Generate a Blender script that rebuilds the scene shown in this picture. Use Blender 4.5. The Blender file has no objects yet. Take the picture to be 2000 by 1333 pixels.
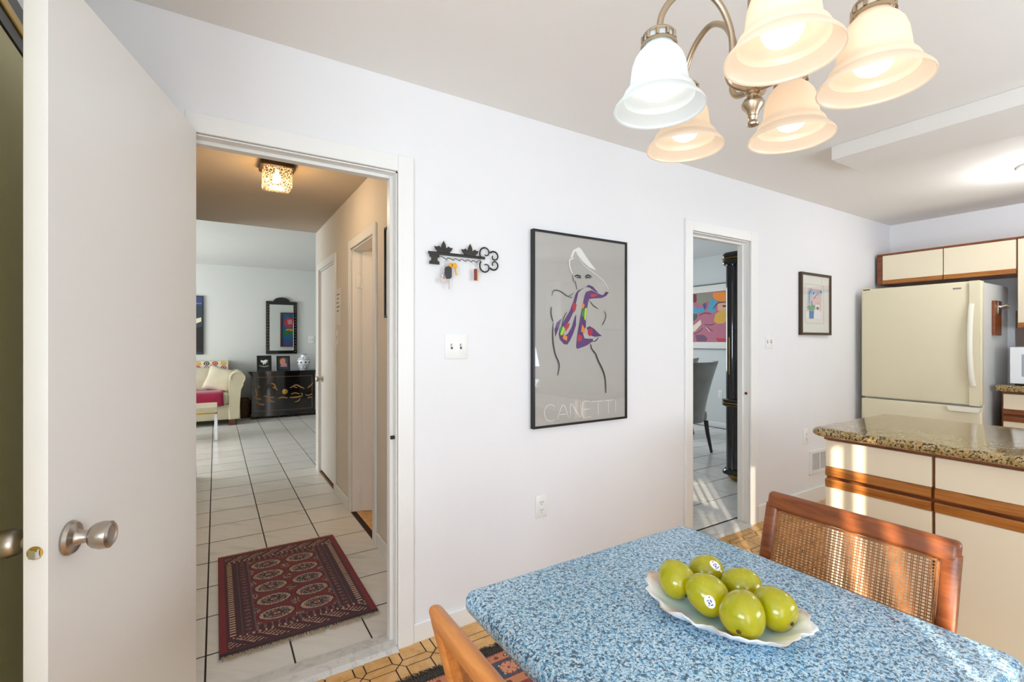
import bpy, bmesh, math, random
from mathutils import Vector, Matrix
random.seed(7)
PI = math.pi
scene = bpy.context.scene
COL = scene.collection

# ------------------------------------------------------------------ camera
CAM_Z = 1.322
cam_d = bpy.data.cameras.new('camera'); cam = bpy.data.objects.new('camera', cam_d); COL.objects.link(cam)
cam.location = (0, 0, CAM_Z)
YAW = math.radians(31.9)
cam.rotation_euler = (PI/2, 0, -YAW)
cam_d.sensor_width = 36; cam_d.lens = 36*930/2000; cam_d.clip_start = 0.02; cam_d.clip_end = 60
scene.camera = cam
def seen(x, y, z=0.0, m=60):
    r = math.cos(YAW)*x - math.sin(YAW)*y; f = math.sin(YAW)*x + math.cos(YAW)*y
    if f < 0.3: return False
    px = 1000+930*r/f; py = 667-930*(z-CAM_Z)/f
    return -m < px < 2000+m and -m < py < 1333+m

# ------------------------------------------------------------------ world, sun, daylight, exposure
w = bpy.data.worlds.new('world'); scene.world = w; w.use_nodes = True
bg = w.node_tree.nodes['Background']; bg.inputs['Color'].default_value = (0.62, 0.78, 1.0, 1); bg.inputs['Strength'].default_value = 1.2
def lamp(kind, name, loc, rot, energy, color, **kw):
    d = bpy.data.lights.new(name, kind); d.energy = energy; d.color = color
    for k, v in kw.items(): setattr(d, k, v)
    o = bpy.data.objects.new(name, d); COL.objects.link(o); o.location = loc; o.rotation_euler = rot
    return o
sun_dir = Vector((1, 1, -0.32*math.sqrt(2))).normalized()
sun = lamp('SUN', 'sun', (-5, -5, 6), (0, 0, 0), 16.0, (1.0, 0.90, 0.74), angle=0.009)
sun.rotation_euler = sun_dir.to_track_quat('-Z', 'Y').to_euler()
# daylight of the patio door and far rooms, plus two added fill lights
lamp('AREA', 'daylight_patio_door', (-0.42, -1.38, 1.15), (PI/2, 0, 0), 15, (0.78, 0.90, 1.0), shape='RECTANGLE', size=0.8, size_y=1.9)
lamp('AREA', 'fill_back_wall', (2.72, -1.44, 1.5), (PI/2+0.36, 0, 0), 66, (0.76, 0.88, 1.0), shape='RECTANGLE', size=1.9, size_y=1.1)  # added fill light, in front of an invented covered window
lamp('AREA', 'fill_left_wall', (-1.24, -0.4, 1.5), (PI/2+0.25, 0, -PI/2), 60, (0.76, 0.88, 1.0), shape='RECTANGLE', size=1.2, size_y=1.1)  # added fill for the left side, its window invented too
lamp('AREA', 'daylight_living_room', (-2.9, 7.7, 1.35), (PI/2, 0, -PI/2), 108, (0.93, 0.95, 0.96), shape='RECTANGLE', size=2.2, size_y=1.5)
lamp('AREA', 'daylight_dining_room', (4.6, 5.9, 1.5), (PI/2, 0, PI), 38, (0.86, 0.93, 1.0), shape='RECTANGLE', size=1.8, size_y=1.3)
vs = scene.view_settings
vs.view_transform = 'Standard'; vs.look = 'None'; vs.gamma = 1; vs.use_curve_mapping = False; vs.exposure = 0.10
cy = scene.cycles
cy.use_denoising = True; cy.max_bounces = 10; cy.diffuse_bounces = 5; cy.glossy_bounces = 4; cy.transmission_bounces = 8
cy.transparent_max_bounces = 16; cy.sample_clamp_indirect = 6; cy.caustics_reflective = False; cy.caustics_refractive = False

# ------------------------------------------------------------------ materials
def C(h):
    h = h.lstrip('#'); v = [int(h[i:i+2], 16)/255 for i in (0, 2, 4)]
    return tuple(x/12.92 if x <= 0.04045 else ((x+0.055)/1.055)**2.4 for x in v) + (1,)
M = {}
class NT:
    def __init__(s, name):
        s.m = bpy.data.materials.new(name); s.m.use_nodes = True; s.t = s.m.node_tree; s.n = s.t.nodes
        s.p = s.n['Principled BSDF']; M[name] = s.m
    def add(s, typ, **kw):
        n = s.n.new(typ)
        for k, v in kw.items(): setattr(n, k, v)
        return n
    def link(s, a, b): s.t.links.new(a, b)
    def coord(s, scale=(1, 1, 1), out='Object', rot=(0, 0, 0)):
        tc = s.add('ShaderNodeTexCoord'); mp = s.add('ShaderNodeMapping'); mp.inputs['Scale'].default_value = scale
        mp.inputs['Rotation'].default_value = rot
        s.link(tc.outputs[out], mp.inputs['Vector']); return mp.outputs['Vector']
    def noise(s, vec, scale, detail=4, rough=0.55, dist=0):
        n = s.add('ShaderNodeTexNoise'); n.inputs['Scale'].default_value = scale; n.inputs['Detail'].default_value = detail
        n.inputs['Roughness'].default_value = rough; n.inputs['Distortion'].default_value = dist
        if vec is not None: s.link(vec, n.inputs['Vector'])
        return n.outputs['Fac']
    def ramp(s, fac, stops, interp='LINEAR'):
        r = s.add('ShaderNodeValToRGB'); e = r.color_ramp.elements; r.color_ramp.interpolation = interp
        while len(e) < len(stops): e.new(0.5)
        for k, (p, c) in enumerate(stops): e[k].position = p; e[k].color = C(c) if isinstance(c, str) else c
        s.link(fac, r.inputs['Fac']); return r.outputs['Color']
    def mix(s, fac, a, b, mode='MIX'):
        m = s.add('ShaderNodeMix', data_type='RGBA', blend_type=mode)
        for sock, v in ((m.inputs[0], fac), (m.inputs[6], a), (m.inputs[7], b)):
            if isinstance(v, (int, float)): sock.default_value = v
            elif isinstance(v, str): sock.default_value = C(v)
            else: s.link(v, sock)
        return m.outputs[2]
    def bump(s, h, strength=0.2, dist=0.002):
        b = s.add('ShaderNodeBump'); b.inputs['Strength'].default_value = strength; b.inputs['Distance'].default_value = dist
        s.link(h, b.inputs['Height']); s.link(b.outputs['Normal'], s.p.inputs['Normal'])
def P(name, col, rough=0.5, metal=0.0, var=0.0, scale=8, bump=0, bscale=60, coat=0, **kw):
    s = NT(name); s.p.inputs['Roughness'].default_value = rough; s.p.inputs['Metallic'].default_value = metal
    s.p.inputs['Coat Weight'].default_value = coat
    if 'coat_rough' in kw: s.p.inputs['Coat Roughness'].default_value = kw['coat_rough']
    if 'trans' in kw: s.p.inputs['Transmission Weight'].default_value = kw['trans']
    if 'sss' in kw: s.p.inputs['Subsurface Weight'].default_value = kw['sss']; s.p.inputs['Subsurface Scale'].default_value = 0.02
    if 'sheen' in kw: s.p.inputs['Sheen Weight'].default_value = kw['sheen']
    c = C(col)
    if var:
        v = s.coord(); f = s.noise(v, scale, 5)
        lo = tuple(x*(1-var) for x in c[:3])+(1,); hi = tuple(min(1, x*(1+var)) for x in c[:3])+(1,)
        s.link(s.ramp(f, [(0.3, lo), (0.7, hi)]), s.p.inputs['Base Color'])
    else: s.p.inputs['Base Color'].default_value = c
    if bump:
        v = s.coord(); s.bump(s.noise(v, bscale, 3), bump)
    if 'emit' in kw: s.p.inputs['Emission Color'].default_value = C(kw.get('ecol', col)); s.p.inputs['Emission Strength'].default_value = kw['emit']
    return s.m
P('wall_paint', '#eeedee', 0.75, var=0.012, scale=1.5, bump=0.05, bscale=180)
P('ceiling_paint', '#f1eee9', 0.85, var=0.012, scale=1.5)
P('hall_paint', '#e4dccf', 0.7, var=0.015, scale=1.5)
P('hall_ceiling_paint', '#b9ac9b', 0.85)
P('far_paint', '#d9dcda', 0.7, var=0.012, scale=1.5)
P('trim_paint', '#f1f0ed', 0.38)
P('door_paint', '#eceae6', 0.42, var=0.01, scale=2)
P('olive_door', '#e4dba8', 0.5, var=0.04, scale=1)
P('black_trim', '#141414', 0.35)
P('brass', '#c9a24a', 0.3, 1.0)
P('nickel', '#b7ada3', 0.3, 1.0, var=0.03, scale=40)
P('chandelier_nickel', '#b9a78f', 0.3, 1.0)
P('chrome', '#dcdfe2', 0.08, 1.0)
P('dark_metal', '#3b3834', 0.5, 0.6, var=0.1, scale=40)
P('switch_white', '#f2f1ee', 0.35)
P('slot_dark', '#3a3a3a', 0.5)
P('black_frame', '#111113', 0.3)
P('grout_dark', '#33231a', 0.9)
P('grout_hall', '#35302c', 0.9)
P('cream_laminate', '#eee0c4', 0.28, var=0.015, scale=2, coat=0.3, coat_rough=0.15)
P('fridge_cream', '#e4dabb', 0.32, var=0.02, scale=3, bump=0.08, bscale=220)
P('fridge_side', '#dfe0de', 0.4)
P('fridge_handle', '#f0ebdb', 0.3)
P('appliance_white', '#eef0f4', 0.3)
P('appliance_glass', '#a9abb8', 0.15)
P('paper_white', '#efece4', 0.6)
P('fabric_cream', '#cfc5a8', 0.9, var=0.04, scale=6, bump=0.15, bscale=400, sheen=0.3)
P('pillow_fabric', '#cfc7b0', 0.9, var=0.06, scale=10, bump=0.25, bscale=350, sheen=0.3)
P('throw_red', '#960a3a', 0.9, var=0.12, scale=12, bump=0.3, bscale=300, sheen=0.3)
P('throw_stripe', '#d8c8c0', 0.9)
P('lacquer_black', '#0d0b0d', 0.12, coat=0.6)
P('lacquer_cabinet', '#101018', 0.08, coat=0.8)
P('gold_paint', '#a8743e', 0.45, 0.5)
P('gold_trim', '#c8a24e', 0.25, 1.0)
P('mirror_glass', '#f0f4f2', 0.02, 1.0)
P('pink_shell', '#d8c0b8', 0.3)
P('wicker', '#6b4a2e', 0.8, var=0.4, scale=30, bump=0.6, bscale=120)
P('travertine', '#cfc3a8', 0.3, var=0.08, scale=14)
P('velvet_grey', '#8b8878', 0.6, var=0.22, scale=5, bump=0.1, bscale=200, sheen=0.8)
P('dark_wood', '#241a17', 0.35)
P('foot_wood', '#5f3322', 0.4)
P('bulb', '#ffffff', 0.4, emit=2.2, ecol='#fff6ea')
P('bulb_cool', '#ffffff', 0.4, emit=2.3, ecol='#ffffff')
P('ceiling_light_glass', '#ffffff', 0.4, emit=5.0, ecol='#f2f8ff')
P('red_plastic', '#7d2320', 0.4)
P('key_black', '#222222', 0.4)
P('key_brass', '#d59a2c', 0.3, 0.8)
P('sticker_white', '#f4f4f6', 0.4); P('sticker_blue', '#33458c', 0.4); P('sticker_red', '#b03040', 0.4)
P('stem_brown', '#4a3a18', 0.8)
P('fringe_cream', '#c9b493', 0.9); P('fringe_grey', '#4f4841', 0.95)
P('porcelain', '#f2f3f5', 0.12, coat=0.5); P('wood_saddle', '#7a4f33', 0.5)
P('brown_backsplash', '#8a7469', 0.35, var=0.05, scale=9)
P('white_cabinet', '#d8d4cc', 0.4); P('vent_dark', '#6a6c6e', 0.5)
P('blind_white', '#efece4', 0.6)
P('dark_brown', '#3a2415', 0.4)  # own brown of the small picture frame and hall lamp base
for k, v in dict(white='#f1efe9', purple='#562a72', red='#bf2032', orange='#f28c1e', green='#179446', lime='#b9dc2c', black='#1c1a1d',
                 maroon='#7a1f35', greygreen='#8c8c78', cyan='#3b9fc0', peach='#e0a88c', yellow='#dba730', rose='#b9657c', cream='#e6dcc0',
                 darkgreen='#3f5a50', plum='#6d3f63', navy='#3a4b80', ink='#1b1a22', pinkpale='#e3c3c6', skyblue='#a9c9e4', paper='#f0eeee',
                 potblue='#2274b4', leafgreen='#4fa57c', catbrown='#8a5a44', branch='#8a7a62', slate='#33404a', lightslate='#b9b4a4',
                 artblue='#1f5c86', artred='#b8323c', artgreen='#2f6b3a', mauve='#b98a9c', skin='#c98a70', darkbg='#16181c', vaseblue='#274a7c',
                 posterbg='#b8b4ad', gold='#b08040', matwhite='#e9e7df').items():
    P('print_'+k, v, 0.55)
# glossy thin glass for pictures and windows: transparent with a fresnel reflection
s = NT('picture_glass'); tr = s.add('ShaderNodeBsdfTransparent'); gl = s.add('ShaderNodeBsdfGlossy'); gl.inputs['Roughness'].default_value = 0.02
lw = s.add('ShaderNodeLayerWeight'); pw = s.add('ShaderNodeMath', operation='POWER'); pw.inputs[1].default_value = 5; s.link(lw.outputs['Facing'], pw.inputs[0])
fr = s.add('ShaderNodeMath', operation='MULTIPLY_ADD'); fr.inputs[1].default_value = 0.9; fr.inputs[2].default_value = 0.045; s.link(pw.outputs[0], fr.inputs[0]); mx = s.add('ShaderNodeMixShader')
s.link(fr.outputs[0], mx.inputs[0]); s.link(tr.outputs[0], mx.inputs[1]); s.link(gl.outputs[0], mx.inputs[2])
s.link(mx.outputs[0], s.n['Material Output'].inputs['Surface'])
# textured clear glass of the hall lamp
s = NT('pressed_glass'); tr = s.add('ShaderNodeBsdfTranslucent'); tr.inputs[0].default_value = C('#ffe9c4'); gl = s.add('ShaderNodeBsdfGlossy'); gl.inputs['Roughness'].default_value = 0.1
t2 = s.add('ShaderNodeBsdfTransparent'); t2.inputs[0].default_value = C('#fff2d8')
v = s.coord(); vo = s.add('ShaderNodeTexVoronoi'); vo.feature = 'DISTANCE_TO_EDGE'; vo.inputs['Scale'].default_value = 70; s.link(v, vo.inputs['Vector'])
b = s.add('ShaderNodeBump'); b.inputs['Strength'].default_value = 1; b.inputs['Distance'].default_value = 0.01; s.link(vo.outputs['Distance'], b.inputs['Height'])
for q in (tr, gl): s.link(b.outputs[0], q.inputs['Normal'])
rp = s.ramp(vo.outputs['Distance'], [(0.0, (0, 0, 0, 1)), (0.12, (1, 1, 1, 1))])
m1 = s.add('ShaderNodeMixShader'); s.link(rp, m1.inputs[0]); s.link(tr.outputs[0], m1.inputs[1]); s.link(t2.outputs[0], m1.inputs[2])
m2 = s.add('ShaderNodeMixShader'); m2.inputs[0].default_value = 0.15; s.link(m1.outputs[0], m2.inputs[1]); s.link(gl.outputs[0], m2.inputs[2])
s.link(m2.outputs[0], s.n['Material Output'].inputs['Surface'])
# frosted opal glass of the chandelier shades
def opal(name, c):
    s = NT(name); d = s.add('ShaderNodeBsdfDiffuse'); t = s.add('ShaderNodeBsdfTranslucent'); g = s.add('ShaderNodeBsdfGlossy')
    d.inputs[0].default_value = C(c); t.inputs[0].default_value = C(c); g.inputs['Roughness'].default_value = 0.35
    a = s.add('ShaderNodeMixShader'); a.inputs[0].default_value = 0.6; s.link(d.outputs[0], a.inputs[1]); s.link(t.outputs[0], a.inputs[2])
    q = s.add('ShaderNodeMixShader'); q.inputs[0].default_value = 0.05; s.link(a.outputs[0], q.inputs[1]); s.link(g.outputs[0], q.inputs[2])
    s.link(q.outputs[0], s.n['Material Output'].inputs['Surface'])
opal('opal_warm', '#f8ecdc'); opal('opal_cool', '#f0f3f2')
# ceramic floor tiles with faint veins and a slightly different tone each
s = NT('ceramic_tile'); v = s.coord((1, 1, 1), rot=(0, 0, 0.7)); f = s.noise(v, 3.0, 5, 0.6, 2.5)
oi = s.add('ShaderNodeObjectInfo'); add = s.add('ShaderNodeVectorMath', operation='ADD'); s.link(v, add.inputs[0]); s.link(oi.outputs['Location'], add.inputs[1])
mp = s.add('ShaderNodeMapping'); mp.inputs['Scale'].default_value = (1.2, 9, 1); mp.inputs['Rotation'].default_value = (0, 0, 0.6); s.link(add.outputs[0], mp.inputs['Vector'])
f = s.noise(mp.outputs[0], 1.6, 4, 0.5, 0.6)
c1 = s.ramp(f, [(0.35, '#e8e5de'), (0.55, '#eeebe6'), (0.72, '#dcd8d1')])
r2 = s.ramp(oi.outputs['Random'], [(0, (0.93, 0.93, 0.93, 1)), (1, (1, 1, 1, 1))])
s.link(s.mix(1.0, c1, r2, 'MULTIPLY'), s.p.inputs['Base Color']); s.p.inputs['Roughness'].default_value = 0.22
# vinyl-like amber kitchen tiles
s = NT('amber_tile'); oi = s.add('ShaderNodeObjectInfo'); tc = s.add('ShaderNodeTexCoord'); add = s.add('ShaderNodeVectorMath', operation='ADD')
s.link(tc.outputs['Object'], add.inputs[0]); s.link(oi.outputs['Location'], add.inputs[1])
f = s.noise(add.outputs[0], 16, 6, 0.7, 0.4)
c1 = s.ramp(f, [(0.25, '#c08848'), (0.45, '#d9a562'), (0.62, '#e6b87c'), (0.8, '#d09a5a')])
r2 = s.ramp(oi.outputs['Random'], [(0, (0.9, 0.9, 0.9, 1)), (1, (1, 1, 1, 1))])
s.link(s.mix(1.0, c1, r2, 'MULTIPLY'), s.p.inputs['Base Color']); s.p.inputs['Roughness'].default_value = 0.35
# marble sill
s = NT('marble'); v = s.coord(); f = s.noise(v, 9, 8, 0.65, 1.6)
s.link(s.ramp(f, [(0.3, '#cbc9c6'), (0.5, '#d8d6d2'), (0.60, '#c2c0bd'), (0.68, '#dcdad6')]), s.p.inputs['Base Color']); s.p.inputs['Roughness'].default_value = 0.3
# blue speckled laminate
s = NT('blue_laminate'); v = s.coord()
f1 = s.noise(v, 210, 3, 0.6, 0.3); f2 = s.noise(v, 140, 2, 0.5, 0.6); f3 = s.noise(v, 280, 2, 0.6, 0.2)
v2 = s.coord((1, 1, 1), rot=(0.3, 0.2, 1.1)); f4 = s.noise(v2, 140, 3, 0.6, 0.5)
base = s.ramp(f1, [(0.38, '#8fb6cf'), (0.5, '#b2cfe0'), (0.62, '#d2e2ea')])
blue = s.ramp(f2, [(0.55, (0, 0, 0, 1)), (0.60, (1, 1, 1, 1))])
dark = s.ramp(f4, [(0.55, (0, 0, 0, 1)), (0.585, (1, 1, 1, 1))])
dk2 = s.ramp(f3, [(0.585, (0, 0, 0, 1)), (0.62, (1, 1, 1, 1))])
c1 = s.mix(blue, base, '#4d97c4'); c2 = s.mix(dark, c1, '#3f5b72'); c3 = s.mix(dk2, c2, '#26394a')
s.link(c3, s.p.inputs['Base Color']); s.p.inputs['Roughness'].default_value = 0.3
# brown granite
s = NT('granite'); v = s.coord(); f1 = s.noise(v, 55, 5, 0.7, 0.8); f2 = s.noise(v, 110, 3, 0.6, 0.4); f3 = s.noise(v, 35, 3, 0.6, 1.2)
base = s.ramp(f1, [(0.3, '#6f5830'), (0.45, '#a08652'), (0.55, '#bfa878'), (0.68, '#937040')])
dark = s.ramp(f2, [(0.52, (0, 0, 0, 1)), (0.57, (1, 1, 1, 1))]); or_ = s.ramp(f3, [(0.58, (0, 0, 0, 1)), (0.66, (1, 1, 1, 1))])
c = s.mix(or_, base, '#b98038'); c = s.mix(dark, c, '#3a2f26')
s.link(c, s.p.inputs['Base Color']); s.p.inputs['Roughness'].default_value = 0.07
# woods: grain along a chosen axis
def wood(name, a, b, c, scale, rough=0.35):
    s = NT(name); v = s.coord(scale); f = s.noise(v, 6, 6, 0.65, 0.6)
    s.link(s.ramp(f, [(0.3, a), (0.5, b), (0.72, c)]), s.p.inputs['Base Color']); s.p.inputs['Roughness'].default_value = rough
    s.bump(f, 0.08, 0.001)
wood('oak_strip', '#8a4f1c', '#a9682a', '#bf8040', (8, 0.8, 14)); wood('cabinet_wood', '#5f2d13', '#7d4320', '#8f5228', (8, 0.8, 14))
wood('chair_wood', '#5f2e14', '#7e4220', '#96562a', (9, 1.2, 9)); wood('chair_wood_lit', '#a05a28', '#b87238', '#ca884a', (9, 1.2, 9))  # second chair wood is a lit copy, brightness put into its colour
P('cane', '#8f5729', 0.5, var=0.3, scale=40)
# green fruit
s = NT('green_fruit'); v = s.coord(); f = s.noise(v, 14, 4, 0.6); oi = s.add('ShaderNodeObjectInfo')
c1 = s.ramp(f, [(0.3, '#929203'), (0.5, '#a69d05'), (0.7, '#b2a20a')]); f2 = s.noise(v, 260, 2, 0.5)
sp = s.ramp(f2, [(0.66, (0, 0, 0, 1)), (0.7, (1, 1, 1, 1))]); s.link(s.mix(sp, c1, '#b2b02a'), s.p.inputs['Base Color'])
s.p.inputs['Roughness'].default_value = 0.22; s.p.inputs['Coat Weight'].default_value = 0.3; s.p.inputs['Subsurface Weight'].default_value = 0.1; s.p.inputs['Subsurface Scale'].default_value = 0.01
# vertex-coloured woven things
def vcol(name, rough=0.95, bump=0.3):
    s = NT(name); a = s.add('ShaderNodeVertexColor'); a.layer_name = 'col'; s.link(a.outputs['Color'], s.p.inputs['Base Color'])
    s.p.inputs['Roughness'].default_value = rough; s.p.inputs['Sheen Weight'].default_value = 0.2
    if bump: v = s.coord(); s.bump(s.noise(v, 500, 2), bump)
vcol('woven'); vcol('painted', 0.3, 0)

# ------------------------------------------------------------------ mesh builder
class MB:
    def __init__(s): s.bm = bmesh.new(); s.mi = 0
    def _fin(s, verts):
        for v in verts:
            for f in v.link_faces: f.material_index = s.mi
    def box(s, x0, x1, y0, y1, z0, z1, bev=0.0, seg=2, mat=None):
        if mat is not None: s.mi = mat
        r = bmesh.ops.create_cube(s.bm, size=1)['verts']
        for v in r:
            v.co = Vector(((x0+x1)/2+v.co.x*(x1-x0), (y0+y1)/2+v.co.y*(y1-y0), (z0+z1)/2+v.co.z*(z1-z0)))
        s._fin(r)
        if bev > 0:
            ed = list({e for v in r for e in v.link_edges})
            bev = min(bev, 0.49*min(abs(x1-x0), abs(y1-y0), abs(z1-z0)))
            q = bmesh.ops.bevel(s.bm, geom=ed, offset=bev, segments=seg, profile=0.5, affect='EDGES')
            for f in q['faces']: f.material_index = s.mi
        return s
    def prism(s, pts, axis, a, b, mat=None):
        """pts: 2D outline in the plane perpendicular to axis ('x': (y,z), 'y': (x,z), 'z': (x,y))."""
        if mat is not None: s.mi = mat
        def mk(p, d): return {'x': (d, p[0], p[1]), 'y': (p[0], d, p[1]), 'z': (p[0], p[1], d)}[axis]
        A = [s.bm.verts.new(mk(p, a)) for p in pts]; B = [s.bm.verts.new(mk(p, b)) for p in pts]; n = len(pts)
        fs = [s.bm.faces.new(A[::-1]), s.bm.faces.new(B)]
        for i in range(n): fs.append(s.bm.faces.new((A[i], A[(i+1) % n], B[(i+1) % n], B[i])))
        for f in fs: f.material_index = s.mi
        return s
    def lathe(s, prof, c=(0, 0, 0), seg=24, mat=None, close=True, sx=1, sy=1):
        if mat is not None: s.mi = mat
        rings = []
        for r, z in prof:
            rings.append([s.bm.verts.new((c[0]+r*sx*math.cos(2*PI*k/seg), c[1]+r*sy*math.sin(2*PI*k/seg), c[2]+z)) for k in range(seg)] if r > 1e-6
                         else [s.bm.verts.new((c[0], c[1], c[2]+z))])
        for A, B in zip(rings, rings[1:]):
            for k in range(seg):
                k2 = (k+1) % seg
                if len(A) == 1 and len(B) == 1: continue
                if len(A) == 1: f = (A[0], B[k2], B[k])
                elif len(B) == 1: f = (A[k], A[k2], B[0])
                else: f = (A[k], A[k2], B[k2], B[k])
                s.bm.faces.new(f).material_index = s.mi
        if close:
            for R, rev in ((rings[0], True), (rings[-1], False)):
                if len(R) > 1: s.bm.faces.new(R[::-1] if rev else R).material_index = s.mi
        return s
    def tube(s, pts, r, seg=10, mat=None, caps=True, flat=1.0):
        if mat is not None: s.mi = mat
        pts = [Vector(p) for p in pts]; n = len(pts); rr = r if isinstance(r, (list, tuple)) else [r]*n
        up = None; rings = []
        for i, p in enumerate(pts):
            t = ((pts[min(i+1, n-1)]-pts[max(i-1, 0)])).normalized()
            if up is None: up = Vector((0, 0, 1)) if abs(t.z) < 0.9 else Vector((1, 0, 0))
            side = t.cross(up).normalized(); up = side.cross(t).normalized()
            rings.append([s.bm.verts.new(p+side*rr[i]*math.cos(2*PI*k/seg)+up*rr[i]*flat*math.sin(2*PI*k/seg)) for k in range(seg)])
        for A, B in zip(rings, rings[1:]):
            for k in range(seg): s.bm.faces.new((A[k], A[(k+1) % seg], B[(k+1) % seg], B[k])).material_index = s.mi
        if caps:
            s.bm.faces.new(rings[0][::-1]).material_index = s.mi; s.bm.faces.new(rings[-1]).material_index = s.mi
        return s
    def sphere(s, c, rx, ry=None, rz=None, seg=20, mat=None):
        ry = ry or rx; rz = rz or rx; n = seg//2
        return s.lathe([(math.sin(PI*i/n), -math.cos(PI*i/n)*rz) if 0 < i < n else (0, (-rz if i == 0 else rz)) for i in range(n+1)], c, seg, mat, False, rx, ry)
    def move(s, m):
        bmesh.ops.transform(s.bm, matrix=m, verts=s.bm.verts[:]); return s
    def mesh(s, name, mats, smooth=True, ang=35):
        bmesh.ops.recalc_face_normals(s.bm, faces=s.bm.faces[:])
        me = bpy.data.meshes.new(name); s.bm.to_mesh(me); s.bm.free()
        for m in (mats if isinstance(mats, (list, tuple)) else [mats]): me.materials.append(M[m] if isinstance(m, str) else m)
        if smooth:
            for p in me.polygons: p.use_smooth = True
            me.set_sharp_from_angle(angle=math.radians(ang))
        return me
    def build(s, name, mats, parent=None, smooth=True, ang=35, label=None):
        o = bpy.data.objects.new(name, s.mesh(name, mats, smooth, ang)); COL.objects.link(o)
        if parent is not None: o.parent = parent
        if label: o['label'] = label
        return o
def thing(name, label, cat, loc=(0, 0, 0), rz=0.0, group=None):
    o = bpy.data.objects.new(name, None); COL.objects.link(o); o.location = loc; o.rotation_euler = (0, 0, rz); o.empty_display_size = 0.05
    o['label'] = label; o['category'] = cat
    if group: o['group'] = group
    return o
def tag(o, label, cat, group=None):
    o['label'] = label; o['category'] = cat
    if group: o['group'] = group
    return o
def struct(o): o['kind'] = 'structure'; return o
def stuff(o): o['kind'] = 'stuff'; return o
def rotz(a, c=(0, 0, 0)): return Matrix.Translation(c) @ Matrix.Rotation(a, 4, 'Z') @ Matrix.Translation(-Vector(c))
def smoothpath(pts, n=6):
    P_ = [Vector(p) for p in pts]; out = []
    for i in range(len(P_)-1):
        p0 = P_[max(i-1, 0)]; p1 = P_[i]; p2 = P_[i+1]; p3 = P_[min(i+2, len(P_)-1)]
        for k in range(n):
            t = k/n; out.append(0.5*((2*p1)+(-p0+p2)*t+(2*p0-5*p1+4*p2-p3)*t*t+(-p0+3*p1-3*p2+p3)*t**3))
    out.append(P_[-1]); return out
def rrect(x0, x1, y0, y1, r, n=5):
    out = []
    for cx, cyy, a0 in ((x1-r, y1-r, 0), (x0+r, y1-r, 90), (x0+r, y0+r, 180), (x1-r, y0+r, 270)):
        for k in range(n+1):
            a = math.radians(a0+90*k/n); out.append((cx+r*math.cos(a), cyy+r*math.sin(a)))
    return out
def slab(mb, outline_fn, prof, mat=None):
    """stack of outlines: prof = [(inset, z)...]; outline_fn(inset)-> points; closed top and bottom."""
    if mat is not None: mb.mi = mat
    rings = [[mb.bm.verts.new((x, y, z)) for x, y in outline_fn(ins)] for ins, z in prof]; n = len(rings[0])
    for A, B in zip(rings, rings[1:]):
        for k in range(n): mb.bm.faces.new((A[k], A[(k+1) % n], B[(k+1) % n], B[k])).material_index = mb.mi
    mb.bm.faces.new(rings[0][::-1]).material_index = mb.mi; mb.bm.faces.new(rings[-1]).material_index = mb.mi
def flat_art(name, polys, strokes, parent, place, base=None, palette_step=0.00012, th=0.0004):
    """flat print: polygons and brush strokes given in picture-plane metres; place(u, v, d)-> 3D point (d towards the viewer)."""
    bm = bmesh.new(); mats = []
    def mi(c):
        c = 'print_'+c
        if c not in mats: mats.append(c)
        return mats.index(c)
    d = th
    if base:
        c, (u0, u1, v0, v1) = base
        vs_ = [bm.verts.new(place(u, v, 0)) for u, v in ((u0, v0), (u1, v0), (u1, v1), (u0, v1))]; bm.faces.new(vs_).material_index = mi(c)
    for c, pts in polys:
        d += palette_step
        try: bm.faces.new([bm.verts.new(place(u, v, d)) for u, v in pts]).material_index = mi(c)
        except ValueError: pass
    for c, wd, pts in strokes:
        d += palette_step
        sp = smoothpath([(u, v, 0) for u, v in pts], 5); n = len(sp); L = []; R = []
        for i, p in enumerate(sp):
            t = (sp[min(i+1, n-1)]-sp[max(i-1, 0)]).normalized(); nn = Vector((-t.y, t.x, 0))
            h = wd/2*(0.35+0.65*math.sin(PI*min(1, (i+0.6)/(n+0.2)))**0.6)
            L.append(bm.verts.new(place(*(p+nn*h).xy, d))); R.append(bm.verts.new(place(*(p-nn*h).xy, d)))
        for i in range(n-1): bm.faces.new((L[i], L[i+1], R[i+1], R[i])).material_index = mi(c)
    me = bpy.data.meshes.new(name); bm.to_mesh(me); bm.free()
    for m in mats: me.materials.append(M[m])
    o = bpy.data.objects.new(name, me); COL.objects.link(o); o.parent = parent; return o
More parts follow.
